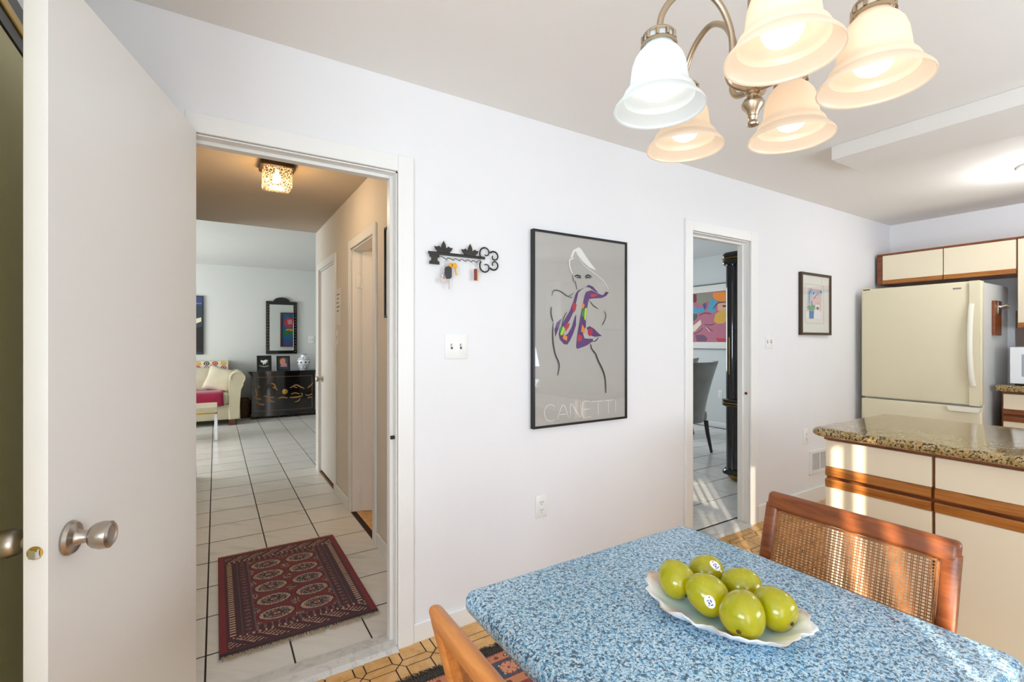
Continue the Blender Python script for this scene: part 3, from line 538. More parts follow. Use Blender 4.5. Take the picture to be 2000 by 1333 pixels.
def lay(name, parent, me, spots, cap=295):
    """objects for the tiles in view, the rest joined as one stuff mesh."""
    near = [p for p in spots if p[2]]; rest = [p for p in spots if not p[2]]
    near.sort(key=lambda p: p[0]**2+p[1]**2); rest += near[cap:]; near = near[:cap]
    for x, y, _ in near:
        o = bpy.data.objects.new(name, me); COL.objects.link(o); o.location = (x, y, random.uniform(-0.0003, 0.0003)); o.parent = parent
    if rest:
        vs_ = []; fs = []; base_v = [v.co.copy() for v in me.vertices]; base_f = [tuple(p.vertices) for p in me.polygons]
        for x, y, _ in rest:
            k = len(vs_); vs_ += [(v.x+x, v.y+y, v.z) for v in base_v]; fs += [tuple(i+k for i in f) for f in base_f]
        m2 = bpy.data.meshes.new(name+'_field'); m2.from_pydata(vs_, [], fs); m2.materials.append(me.materials[0])
        o = stuff(bpy.data.objects.new(name+'_field', m2)); COL.objects.link(o); o.parent = parent
# hall and living room tiles
tw, td = 0.313, 0.328
me = piece_mesh('tile', [(0, 0.0018), (tw, 0.0018), (tw, td-0.0018), (0, td-0.0018)], 0.0026, 'ceramic_tile', 0.0034)
sp = []
for i in range(-9, 11):
    for j in range(-1, 23):
        x = -0.035+tw*i; y = 2.372+td*j
        if y+td > 9.72 or x < -3.0 or x > 3.5: continue
        cx_, cy_ = x+tw/2, y+td/2
        if y < 5.1 and (x+tw < -0.19 or x > HX-0.02): continue
        if y < 5.1 and x < -0.19: pass
        v_ = seen(cx_, cy_) and (cx_ > -0.5 if cy_ < 7 else cx_ > -0.95) and (cx_ < 0.25*cy_-0.1 if cy_ > 5.3 else True)
        sp.append((x, y, v_))
lay('tile', floor_h, me, sp)
# dining tiles
tw2 = 0.333
me = piece_mesh('tile', [(0, 0.0012), (tw2, 0.0012), (tw2, tw2-0.0012), (0, tw2-0.0012)], 0.0026, 'ceramic_tile', 0.0034)
sp = []
for i in range(-3, 11):
    for j in range(-1, 12):
        x = 3.115+tw2*i; y = 2.47+tw2*j
        cx_, cy_ = x+tw2/2, y+tw2/2
        if x > 6.4 or y > 6.0: continue
        a = cx_/cy_; sp.append((x, y, 1.05 < a < 1.75 and seen(cx_, cy_)))
lay('tile', floor_d, me, sp)
# kitchen: small hexagon strips crossing between square amber tiles
kp = 0.148; g = 0.0215; nx0, ny0 = 0.635, 1.889
sq = piece_mesh('square_tile', [(g, g), (kp-g, g), (kp-g, kp-g), (g, kp-g)], 0.0022, 'amber_tile', 0.0026)
hx = piece_mesh('strip_tile', [(0, 0), (g, -g), (kp-g, -g), (kp, 0), (kp-g, g), (g, g)], 0.0022, 'amber_tile', 0.0026)
vx = piece_mesh('strip_tile', [(0, 0), (g, g), (g, kp-g), (0, kp), (-g, kp-g), (-g, g)], 0.0022, 'amber_tile', 0.0026)
S1_, S2_, S3_ = [], [], []
for i in range(-13, 34):
    for j in range(-23, 1):
        x = nx0+kp*i; y = ny0+kp*j
        if x < -1.3 or x > 5.5 or y < -1.5: continue
        near_ok = (0.25 < x < 1.35 and y > 1.3 and x < 0.55*y+0.3 and seen(x, y, 0, 40)) or (2.2 < x < 4.7 and y > 0.95 and seen(x, y, 0, 10))
        S1_.append((x, y, near_ok))
        if x+kp < 5.6: S2_.append((x, y, near_ok))
        S3_.append((x, y, near_ok))
lay('square_tile', floor_k, sq, S1_, 140); lay('strip_tile', floor_k, hx, S2_, 140); lay('strip_tile', floor_k, vx, S3_, 140)
# bathroom floor seen through the hall doorway
S('floor_bathroom', [(HX+0.03, 2.1, 2.1, 4.1, 0.0, 0.008)], 'amber_tile')
# brown square tiles of the splashback
me = piece_mesh('wall_tile', [(0, 0), (0.147, 0), (0.147, 0.147), (0, 0.147)], 0.006, 'brown_backsplash', 0.002)
for i in range(8):
    for j in range(4):
        o = bpy.data.objects.new('wall_tile', me); COL.objects.link(o); o.matrix_world = Matrix.Translation((5.6, 1.14-0.147*i, 0.985+0.147*j)) @ Matrix.Rotation(-PI/2, 4, 'Z') @ Matrix.Rotation(PI/2, 4, 'X'); o.parent = wall_right

# ================================================================== THE CHANDELIER
CH = (0.886, 0.538, KC); R0 = 0.187; RIM = 1.766-KC
ch = thing('chandelier', 'brushed nickel five-arm chandelier with bell shades hanging over the blue table', 'chandelier', CH)
MB().lathe([(0, -0.03), (0.02, -0.03), (0.055, -0.012), (0.062, 0.0), (0, 0)], seg=32, close=False).build('canopy', 'chandelier_nickel', ch)
MB().tube([(0, 0, -0.02), (0, 0, 1.84-KC)], 0.0095, 16).build('stem', 'chandelier_nickel', ch)
hz = 1.82-KC
MB().lathe([(0, 0.05), (0.012, 0.05), (0.016, 0.035), (0.020, 0.02), (0.022, 0.0), (0.016, -0.012), (0.012, -0.016)], (0, 0, hz), 28, close=False).build('hub', 'chandelier_nickel', ch)
MB().lathe([(0.012, -0.012), (0.013, -0.018), (0.010, -0.021), (0.0105, -0.025), (0.016, -0.029), (0.0205, -0.037), (0.0195, -0.043), (0.012, -0.052), (0.0085, -0.060), (0.0095, -0.062), (0.007, -0.069), (0.008, -0.071), (0.011, -0.076), (0.010, -0.079), (0, -0.083)], (0, 0, hz), 28, close=False).build('finial', 'chandelier_nickel', ch)
shade_prof = [(0.0270, 0.122), (0.0275, 0.118), (0.036, 0.110), (0.0445, 0.098), (0.050, 0.082), (0.0525, 0.064), (0.054, 0.050), (0.058, 0.040), (0.0640, 0.034), (0.067, 0.028), (0.068, 0.022), (0.076, 0.014), (0.083, 0.006), (0.085, 0.001)]
for k in range(5):
    a = math.radians(8+72*k); ca, sa = math.cos(a), math.sin(a)
    def q(r, z): return (r*ca, r*sa, z-KC)
    path = smoothpath([q(0.014, 1.812), q(0.040, 1.818), q(0.050, 1.838), q(0.042, 1.87), q(0.044, 1.92), q(0.066, 1.972), q(0.108, 2.002), q(0.150, 1.988), q(0.180, 1.95), q(0.187, 1.905)], 6)
    arm = MB().tube(path, 0.0062, 12).build('arm', 'chandelier_nickel', ch)
    cx_, cy_ = R0*ca, R0*sa
    mb = MB().lathe([(0, 0.152), (0.008, 0.152), (0.012, 0.149), (0.027, 0.146), (0.0305, 0.142), (0.0305, 0.138)], (cx_, cy_, RIM), 28, close=False)
    mb.lathe([(0.0305, 0.1275), (0.033, 0.125), (0.034, 0.121), (0.031, 0.120)], (cx_, cy_, RIM), 28, close=False)
    for j in range(10):
        b0 = 2*PI*j/10; 
        for h in range(2):
            pass
        mb.tube([(cx_+0.0300*math.cos(b0), cy_+0.0300*math.sin(b0), RIM+0.139), (cx_+0.0300*math.cos(b0), cy_+0.0300*math.sin(b0), RIM+0.127)], 0.0036, 6)
    mb.lathe([(0.0275, 0.124), (0.0275, 0.142)], (cx_, cy_, RIM), 24, mat=1, close=False)
    mb.build('shade_holder', ['chandelier_nickel', 'opal_cool' if k == 2 else 'opal_warm'], arm)
    outer = shade_prof; inner = [(r-0.003, z+(0.0005 if i == len(shade_prof)-1 else -0.001)) for i, (r, z) in enumerate(shade_prof)][::-1]
    sh = MB().lathe(outer+[(0.0845, -0.0015), (0.082, 0.0)]+inner, (cx_, cy_, RIM), 48, close=False)
    cool = (k == 2)
    sh.build('glass_shade', 'opal_cool' if cool else 'opal_warm', arm, label='cool white frosted glass bell shade' if cool else 'warm cream frosted glass bell shade')
    MB().lathe([(0, 0.018), (0.013, 0.0195), (0.024, 0.026), (0.0305, 0.038), (0.032, 0.050), (0.029, 0.064), (0.021, 0.078), (0.0135, 0.090), (0.0125, 0.110), (0.0, 0.110)], (cx_, cy_, RIM), 28, close=False).build('light_bulb', 'bulb_cool' if cool else 'bulb', arm)
    lamp('POINT', 'bulb_light', (CH[0]+cx_, CH[1]+cy_, KC+RIM+0.008), (0, 0, 0), 0.05 if cool else 0.09, (0.95, 0.98, 1) if cool else (1, 0.90, 0.76), shadow_soft_size=0.012)
    lamp('POINT', 'bulb_light_inner', (CH[0]+cx_, CH[1]+cy_, KC+RIM+0.100), (0, 0, 0), 0.004 if cool else 0.007, (0.95, 0.98, 1) if cool else (1, 0.90, 0.76), shadow_soft_size=0.01)

# kitchen ceiling light
kl = thing('ceiling_light', 'round white dome light on the kitchen ceiling at the right', 'light', (4.47, 0.77, KC))
MB().lathe([(0, 0), (0.135, 0), (0.135, -0.018), (0.12, -0.022), (0, -0.022)], seg=36, close=False).build('base', 'trim_paint', kl)
MB().lathe([(0.12, -0.022), (0.118, -0.045), (0.095, -0.068), (0.05, -0.082), (0, -0.086)], seg=36, close=False).build('glass_dome', 'ceiling_light_glass', kl)
lamp('POINT', 'kitchen_ceiling_light', (4.47, 0.77, 2.30), (0, 0, 0), 13, (0.96, 0.98, 1), shadow_soft_size=0.1)

# ================================================================== ON THE WALL WITH THE DOORWAYS
# wrought key rack
kr = thing('key_rack', 'black iron key-shaped rack on the white wall beside the doorway', 'key rack', (0.80, 2.0, 1.70))
MB().box(0.0, 0.285, -0.016, -0.010, 0.009, 0.022, 0.001).box(0.255, 0.262, -0.010, 0.0, 0.010, 0.020).box(0.03, 0.037, -0.010, 0.0, 0.010, 0.020).build('bar', 'dark_metal', kr)
MB().prism([(0.005, 0.009), (0.052, 0.009), (0.052, -0.002), (0.043, -0.006), (0.043, -0.018), (0.052, -0.022), (0.052, -0.035), (0.005, -0.035), (0.005, -0.022), (0.014, -0.018), (0.014, -0.006), (0.005, -0.002)], 'y', -0.016, -0.012).build('key_bit', 'dark_metal', kr)
leafp = lambda cx: [(cx-0.026, 0.020), (cx+0.026, 0.020), (cx+0.040, 0.034), (cx+0.044, 0.046), (cx+0.034, 0.044), (cx+0.024, 0.050), (cx+0.012, 0.040), (cx+0.010, 0.056), (cx+0.0, 0.074), (cx-0.010, 0.056), (cx-0.012, 0.040), (cx-0.024, 0.050), (cx-0.034, 0.044), (cx-0.044, 0.046), (cx-0.040, 0.034)]
for cx_ in (0.072, 0.205): MB().prism(leafp(cx_), 'y', -0.018, -0.014).build('leaf_crown', 'dark_metal', kr)
sc = MB(); y_ = -0.014
def scroll(cx, cz, r0, a0, turns, sgn=1):
    return [(cx+(r0*(1-0.72*t/20))*math.cos(a0+sgn*turns*2*PI*t/20), y_, cz+(r0*(1-0.72*t/20))*math.sin(a0+sgn*turns*2*PI*t/20)) for t in range(21)]
for (cx_, cz_, r0, a0, tn, sg) in ((0.288, 0.040, 0.034, 3.9, 0.95, -1), (0.335, 0.026, 0.028, 2.5, 1.0, -1), (0.335, -0.012, 0.028, -2.5, 1.0, 1), (0.288, -0.026, 0.034, -3.9, 0.95, 1)):
    sc.tube(scroll(cx_, cz_, r0, a0, tn, sg), [0.0042-0.0016*t/20 for t in range(21)], 8)
sc.build('scroll', 'dark_metal', kr)
wirep = [(0.055, -0.016, 0.004)]
for hx_ in (0.082, 0.115, 0.147, 0.177, 0.207, 0.235):
    wirep += [(hx_-0.010, -0.018, -0.003), (hx_, -0.026, -0.012), (hx_+0.008, -0.018, -0.003)]
wirep += [(0.262, -0.016, 0.004)]
MB().tube(smoothpath(wirep, 4), 0.0016, 6).build('hook_rail', 'dark_metal', kr)
# hanging keys
def ring(mb, c, r, t=0.0010, tilt=0.0): return mb.tube([(c[0]+r*math.cos(a), c[1]+r*math.sin(a)*tilt, c[2]+r*math.sin(a)) for a in [2*PI*k/20 for k in range(21)]], t, 6, caps=False)
kx = thing('car_key', 'black car key fob with silver blade hanging at the left of the rack', 'keys', (0.882, 1.978, 1.68))
ring(MB(), (0, 0, -0.010), 0.014).build('key_ring', 'chrome', kx)
MB().prism(rrect(-0.008, 0.022, -0.078, -0.022, 0.012), 'y', -0.012, 0.0).build('fob', 'key_black', kx, label='black plastic fob')
MB().box(0.009, 0.014, -0.007, -0.005, -0.125, -0.077).build('blade', 'chrome', kx)
mb = MB(); ring(mb, (-0.012, -0.008, -0.062), 0.011, 0.0016); ring(mb, (-0.014, -0.010, -0.070), 0.008, 0.0016); mb.build('charm_rings', 'chrome', kx)
MB().prism(rrect(-0.030, -0.006, -0.098, -0.076, 0.008), 'y', -0.010, -0.006).build('clear_charm', 'pink_shell', kx)
ky = thing('brass_keys', 'two small yellow brass keys hanging beside the black fob', 'keys', (0.915, 1.978, 1.682))
for sgn in (-1, 1):
    mb = MB(); mb.prism(rrect(-0.010, 0.010, -0.030, -0.006, 0.008), 'y', -0.003, -0.001); mb.prism([(-0.0035, -0.028), (0.0035, -0.028), (0.003, -0.060), (0, -0.063), (-0.003, -0.060)], 'y', -0.003, -0.001)
    mb.move(Matrix.Rotation(-0.30*sgn+0.12, 4, 'Y')); mb.move(Matrix.Translation((0.004*sgn, -0.003*sgn, 0))); mb.build('key', 'key_brass', ky)
kd = thing('red_pocketknife', 'small red pocketknife hanging at the right end of the rack', 'key fob', (1.035, 1.978, 1.682))
ring(MB(), (0, 0, -0.012), 0.013).build('key_ring', 'chrome', kd)
MB().prism(rrect(-0.013, 0.000, -0.078, -0.024, 0.005), 'y', -0.008, 0.0).build('handle', 'red_plastic', kd)
MB().box(0.001, 0.006, -0.006, -0.003, -0.080, -0.030).build('key', 'key_brass', kd)

def plate(name, label, cat, loc, w_, h_, kind, rz=0, group=None, m='switch_white'):
    t_ = thing(name, label, cat, loc, rz, group)
    MB().box(-w_/2, w_/2, -0.006, 0, -h_/2, h_/2, 0.003).build('cover_plate', m, t_)
    n = {'switch2': 2, 'switch1': 1}.get(kind, 1)
    if kind.startswith('switch'):
        for i in range(n):
            x = (i-(n-1)/2)*0.046
            MB().box(x-0.005, x+0.005, -0.0066, -0.0055, -0.012, 0.012).build('slot', 'slot_dark', t_)
            MB().prism([(-0.006, -0.004), (-0.006, 0.006), (-0.014, 0.011), (-0.014, 0.006)], 'x', x-0.0035, x+0.0035).build('toggle', m, t_)
            for z in (-0.03, 0.03): MB().tube([(x, -0.0055, z), (x, -0.0072, z)], 0.0025, 10).build('screw', 'trim_paint', t_)
    else:
        for z in (-0.020, 0.020):
            f = MB(); f.prism(rrect(-0.0165, 0.0165, z-0.014, z+0.014, 0.008), 'y', -0.0080, -0.004); fo = f.build('socket', m, t_)
            sl = MB(); sl.box(-0.0075, -0.0050, -0.0084, -0.0078, z-0.001, z+0.007).box(0.0050, 0.0075, -0.0084, -0.0078, z-0.001, z+0.007).box(-0.002, 0.002, -0.0084, -0.0078, z-0.010, z-0.006)
            sl.build('slot', 'slot_dark', fo)
    return t_
plate('light_switch', 'white double light switch below the iron key rack', 'switch', (0.940, 2.0, 1.297), 0.114, 0.116, 'switch2')
plate('wall_outlet', 'white wall outlet low on the wall left of the table corner', 'outlet', (1.42, 2.0, 0.472), 0.070, 0.115, 'outlet')
plate('light_switch', 'white double light switch between the second doorway and the small framed picture', 'switch', (3.495, 2.0, 1.318), 0.095, 0.108, 'switch2')
plate('wall_outlet', 'white wall outlet above the floor vent register', 'outlet', (4.02, 2.0, 0.555), 0.075, 0.125, 'outlet')
# poster
px0, px1, pz0, pz1 = 1.345, 2.005, 0.876, 1.890
po = thing('framed_poster', 'tall poster in thin black frame with line-drawn woman in purple scarf', 'poster', (1.6825, 2.0, 1.383))
def frame(parent, w_, h_, t_, d_, mat, name='frame', y0=0.0):
    mb = MB(); mb.box(-w_/2, -w_/2+t_, -d_, y0, -h_/2, h_/2, 0.0015).box(w_/2-t_, w_/2, -d_, y0, -h_/2, h_/2, 0.0015).box(-w_/2+t_, w_/2-t_, -d_, y0, h_/2-t_, h_/2, 0.0015).box(-w_/2+t_, w_/2-t_, -d_, y0, -h_/2, -h_/2+t_, 0.0015)
    return mb.build(name, mat, parent, smooth=False)
frame(po, 0.655, 1.012, 0.012, 0.026, 'black_frame')
MB().box(-0.322, 0.322, -0.018, -0.002, -0.500, 0.500).build('backing_print', 'print_posterbg', po, smooth=False, label='plain warm grey paper')
off = 1.695-1.6825
flat_art('drawing', POSTER_POLYS, POSTER_STROKES, po, lambda u, v, d: (u+off, -0.0182-d, v))
flat_art('lettering', [], [('white', 0.0036, l) for l in POSTER_LETTERS], po, lambda u, v, d: (u+off, -0.0182-d, v))
MB().box(-0.3222, 0.3222, -0.0236, -0.0224, -0.500, 0.500).build('glass', 'picture_glass', po, smooth=False)
# small framed flower picture
sp_ = thing('framed_picture', 'small dark-framed print of a blue flower pot with wide white mat', 'picture', (4.15, 2.0, 1.620))
mb = frame(sp_, 0.475, 0.500, 0.020, 0.026, 'dark_brown')
MB().box(-0.222, 0.222, -0.014, -0.002, -0.235, 0.235).build('mat_board', 'print_matwhite', sp_, smooth=False)
mb = MB()
for r_ in ((-0.165, -0.162, -0.155, 0.160), (0.128, 0.131, -0.155, 0.160), (-0.162, 0.128, 0.157, 0.160), (-0.162, 0.128, -0.155, -0.152)): mb.box(r_[0], r_[1], -0.0150, -0.0138, r_[2], r_[3])
mb.build('mat_line', 'print_lightslate', sp_, smooth=False)
flat_art('print', SMALL_POLYS, SMALL_STROKES, sp_, lambda u, v, d: (u, -0.0142-d, v))
MB().box(-0.222, 0.222, -0.0232, -0.022, -0.235, 0.235).build('glass', 'picture_glass', sp_, smooth=False)
# vent register
vt = thing('vent_register', 'white metal air vent register low on the wall behind the island', 'vent', (4.226, 2.0, 0.336))
mb = MB(); mb.box(-0.148, -0.120, -0.012, 0, -0.094, 0.094, 0.002).box(0.120, 0.148, -0.012, 0, -0.094, 0.094, 0.002).box(-0.120, 0.120, -0.012, 0, 0.068, 0.094, 0.002).box(-0.120, 0.120, -0.012, 0, -0.094, -0.068, 0.002).box(-0.006, 0.006, -0.011, 0, -0.068, 0.068)
mb.build('frame', 'trim_paint', vt, smooth=False); MB().box(-0.12, 0.12, -0.002, 0, -0.068, 0.068).build('backing', 'vent_dark', vt, smooth=False)
for i in range(24):
    x = -0.115+0.01*i
    if abs(x) > 0.007: MB().box(x-0.0012, x+0.0012, -0.009, -0.003, -0.067, 0.067).build('louver', 'trim_paint', vt, smooth=False)
MB().tube([(0.146, -0.012, 0.02), (0.146, -0.022, 0.024)], 0.002, 6).build('lever', 'trim_paint', vt)

# ================================================================== TABLE WITH FRUIT
tb = thing('dining_table', 'square table with thick blue speckled laminate top and rounded edges', 'table', (0.862, 0.612, 0))
TX, TY = 0.383, 0.378
mb = MB(); R_ = 0.020
prof = [(0.012, 0.708), (0.004, 0.711), (0.0005, 0.718)]+[(R_-R_*math.cos(math.radians(t)), 0.730+R_*math.sin(math.radians(t))) for t in range(0, 91, 15)]
slab(mb, lambda i: rrect(-TX+i, TX-i, -TY+i, TY-i, 0.030-min(i, 0.02)), prof); mb.build('tabletop', 'blue_laminate', tb, ang=50)
MB().box(-0.30, 0.30, -0.30, 0.30, 0.66, 0.708, 0.004).build('apron', 'chair_wood', tb)
MB().lathe([(0.05, 0.06), (0.045, 0.10), (0.04, 0.60), (0.06, 0.66)], seg=24).build('pedestal', 'chair_wood', tb)
for k in range(4):
    mb = MB().box(0.03, 0.34, -0.03, 0.03, 0.013, 0.07, 0.012); mb.move(Matrix.Rotation(PI/4+PI/2*k, 4, 'Z')); mb.build('foot', 'chair_wood', tb)

# plate: long fluted porcelain tray
plx, ply, pla = 0.892, 0.606, math.radians(90+18)
pt = thing('serving_dish', 'scalloped white porcelain dish with gold rim holding the green fruit', 'dish', (plx, ply, 0.7502), pla)
def plate_ring(a, s_):
    # long oval with scallops and pinched handles at the ends
    L, W_ = 0.150, 0.106
    sc_ = 1+0.030*s_*math.cos(14*a)+0.022*s_*math.cos(31*a+1)
    e = 2.6; ca_, sa_ = math.cos(a), math.sin(a)
    r = (abs(ca_/L)**e+abs(sa_/W_)**e)**(-1/e)
    h = max(0.0, abs(ca_)-0.93)/0.07
    return r*sc_*(1+0.07*h*s_)
segn = 120
prof = [(0.0, 0.004, 0), (0.45, 0.004, 0), (0.62, 0.006, 0.1), (0.78, 0.013, 0.5), (0.92, 0.024, 0.9), (1.0, 0.031, 1.0), (1.005, 0.029, 1.0), (0.92, 0.0195, 0.9), (0.78, 0.009, 0.5), (0.68, 0.004, 0.1), (0.66, 0.0, 0), (0.0, 0.0, 0)]
bm = bmesh.new(); rings = []
for s_, z, f_ in prof:
    if s_ == 0: rings.append([bm.verts.new((0, 0, z))]); continue
    R__ = []
    for k in range(segn):
        a = 2*PI*k/segn; r = plate_ring(a, f_)*s_; zz = z+0.003*f_*math.cos(11*a)+(0.008*f_*max(0, abs(math.cos(a))-0.75)/0.25)
        R__.append(bm.verts.new((r*math.cos(a), r*math.sin(a), zz)))
    rings.append(R__)
for A, B in zip(rings, rings[1:]):
    for k in range(segn):
        k2 = (k+1) % segn
        if len(A) == 1: bm.faces.new((A[0], B[k], B[k2]))
        elif len(B) == 1: bm.faces.new((A[k], B[0], A[k2]))
        else: bm.faces.new((A[k], B[k], B[k2], A[k2]))
bmesh.ops.recalc_face_normals(bm, faces=bm.faces[:])
me = bpy.data.meshes.new('dish_body'); bm.to_mesh(me); bm.free()
ca = me.color_attributes.new('col', 'FLOAT_COLOR', 'POINT'); cols = []
white_, gold_, aqua_, mauve_, olive_, orange_ = C('#f4f4f6'), C('#b98a4a'), C('#a4d3dd'), C('#a87a94'), C('#c4c05c'), C('#d68a3c')
def mixc(a_, b_, t): t = max(0, min(1, t)); return tuple(x*(1-t)+y*t for x, y in zip(a_, b_))
for v in me.vertices:
    x, y, z = v.co; a = math.atan2(y, x); rr_ = math.hypot(x, y)/max(1e-6, plate_ring(a, 0)); c = white_
    if z > 0.003:
        c = mixc(c, aqua_, (0.95-rr_)*1.6)
        for (bx, by, br, bc) in ((0.07, 0.055, 0.030, mauve_), (0.02, 0.058, 0.022, olive_), (-0.03, 0.06, 0.026, mauve_), (-0.125, 0.03, 0.030, olive_), (-0.12, -0.035, 0.035, olive_), (0.11, 0.05, 0.02, aqua_), (-0.03, -0.06, 0.03, mauve_), (0.06, -0.06, 0.03, olive_), (0.12, -0.03, 0.03, mauve_)):
            dd_ = math.hypot(x-bx, y-by); c = mixc(c, bc, 0.8*(1-dd_/br)) if dd_ < br else c
        if rr_ > 0.95: c = mixc(c, gold_, 0.30+0.40*math.sin(7*a+2))
    cols.extend(c)
ca.data.foreach_set('color', cols); me.materials.append(M['painted'])
for p in me.polygons: p.use_smooth = True
o = bpy.data.objects.new('dish_body', me); COL.objects.link(o); o.parent = pt

# fruit
def fruit_mesh(seed):
    rnd = random.Random(seed); bm = bmesh.new(); n, sg = 22, 36; rings = []
    a1, a2, a3 = rnd.uniform(-.03, .03), rnd.uniform(0, 6), rnd.uniform(.0, .03)
    for i in range(n+1):
        th = PI*i/n; z = -math.cos(th); r = math.sin(th)
        taper = 1-0.11*z+0.02*math.cos(2*th)              # blunter at the blossom end
        dim = 0
        if z < -0.93: dim = 0.10*((-z-0.93)/0.07)          # dimple at the blossom end
        zz = z*0.0415*(1.06 if z > 0 else 0.98)+dim*0.0415
        if i in (0, n): rings.append([bm.verts.new((0, 0, zz))]); continue
        rings.append([bm.verts.new((0.0395*r*taper*(1+a1*math.cos(2*b+a2)+a3*math.cos(3*b))*math.cos(b), 0.0395*r*taper*(1+a1*math.cos(2*b+a2)+a3*math.cos(3*b))*math.sin(b), zz)) for b in [2*PI*k/sg for k in range(sg)]])
    for A, B in zip(rings, rings[1:]):
        for k in range(sg):
            k2 = (k+1) % sg
            if len(A) == 1: bm.faces.new((A[0], B[k2], B[k]))
            elif len(B) == 1: bm.faces.new((A[k], A[k2], B[0]))
            else: bm.faces.new((A[k], A[k2], B[k2], B[k]))
    bmesh.ops.recalc_face_normals(bm, faces=bm.faces[:])
    me = bpy.data.meshes.new('skin'); bm.to_mesh(me); bm.free(); me.materials.append(M['green_fruit'])
    for p in me.polygons: p.use_smooth = True
    return me
# name, (x, y, z), direction of the blossom end, scale, sticker direction
fruits = [
 ('green fruit at the left end of the dish, its dark blossom end facing down', (0.864, 0.700, 0.796), (-0.10, -0.75, -0.55), 0.98, None),
 ('green fruit at the back of the dish with white sticker near its top', (0.957, 0.692, 0.792), (0.85, -0.5, -0.1), 0.93, (-0.10, -0.62, 0.62)),
 ('green fruit in the middle front with an oval white sticker on its side', (0.862, 0.622, 0.798), (0.5, -0.55, -0.55), 1.02, (-0.66, -0.62, 0.12)),
 ('green fruit in the middle back, behind the three front ones and without sticker', (0.958, 0.606, 0.796), (0.7, -0.7, -0.2), 0.98, None),
 ('largest green fruit at the front edge, dark blossom end low at its left', (0.858, 0.541, 0.799), (-0.80, -0.30, -0.42), 1.05, None),
 ('green fruit at the right end of the dish, blossom end facing the near corner', (0.934, 0.522, 0.796), (-0.05, -0.85, -0.33), 0.98, None),
]
for i, (lb, pos, dr, scl, stk) in enumerate(fruits):
    f_ = thing('green_fruit', lb, 'fruit', (pos[0], pos[1], pos[2]), 0, 'green fruit on the dish')
    me = fruit_mesh(i+3); q_ = (-Vector(dr)).normalized().to_track_quat('Z', 'Y').to_matrix().to_4x4() @ Matrix.Scale(scl, 4)
    me.transform(q_); o = bpy.data.objects.new('skin', me); COL.objects.link(o); o.parent = f_
    st = MB().lathe([(0, -0.0375), (0.003, -0.0395), (0.0045, -0.038), (0.003, -0.0365), (0, -0.036)], seg=9, close=False)
    st.move(q_); st.build('blossom_end', 'stem_brown', f_)
    if stk:
        # sticker pressed onto the skin
        sd = Vector(stk).normalized(); up = Vector((0, 0, 1)); sx_ = sd.cross(up).normalized(); su = sx_.cross(sd).normalized()
        from mathutils.bvhtree import BVHTree
        bvh = BVHTree.FromPolygons([v.co for v in me.vertices], [tuple(p.vertices) for p in me.polygons])
        def proj(u, v, e):
            p = sd*0.1+sx_*u+su*v; h = bvh.ray_cast(p, -sd); return (h[0]+h[1].normalized()*e) if h[0] else p
        def decal(name, outline, e, mat, rings_=4):
            bm = bmesh.new(); cu = sum(p[0] for p in outline)/len(outline); cv = sum(p[1] for p in outline)/len(outline)
            c0 = bm.verts.new(proj(cu, cv, e)); prev = None
            for r_ in range(1, rings_+1):
                cur = [bm.verts.new(proj(cu+(u-cu)*r_/rings_, cv+(v-cv)*r_/rings_, e)) for u, v in outline]
                for k in range(len(cur)):
                    k2 = (k+1) % len(cur)
                    if prev is None: bm.faces.new((c0, cur[k], cur[k2]))
                    else: bm.faces.new((prev[k], cur[k], cur[k2], prev[k2]))
                prev = cur
            m2 = bpy.data.meshes.new(name); bm.to_mesh(m2); bm.free(); m2.materials.append(M[mat])
            oo = bpy.data.objects.new(name, m2); COL.objects.link(oo); return oo
        rt = math.radians(-28); rot_ = lambda u, v: (u*math.cos(rt)-v*math.sin(rt), u*math.sin(rt)+v*math.cos(rt))
        ov = [rot_(0.0095*math.cos(2*PI*k/28), 0.0125*math.sin(2*PI*k/28)) for k in range(28)]
        so = decal('sticker', ov, 0.0003, 'sticker_white'); so.parent = f_
        mk = []
        for (cu, cv, hw, hh, mt) in ((-0.003, 0.0080, 0.0015, 0.0013, 'sticker_red'), (0.0025, 0.0035, 0.0022, 0.0009, 'sticker_blue'), (-0.0025, 0.001, 0.0012, 0.0028, 'sticker_blue'), (0.0022, -0.0012, 0.0014, 0.0022, 'slot_dark'), (-0.001, -0.0062, 0.0026, 0.0010, 'sticker_blue'), (0.0045, -0.005, 0.0008, 0.0015, 'sticker_blue')):
            d_ = decal('sticker_print', [rot_(cu+a_*hw, cv+b_*hh) for a_, b_ in ((-1, -1), (1, -1), (1, 1), (-1, 1))], 0.0005, mt, 1); d_.parent = so

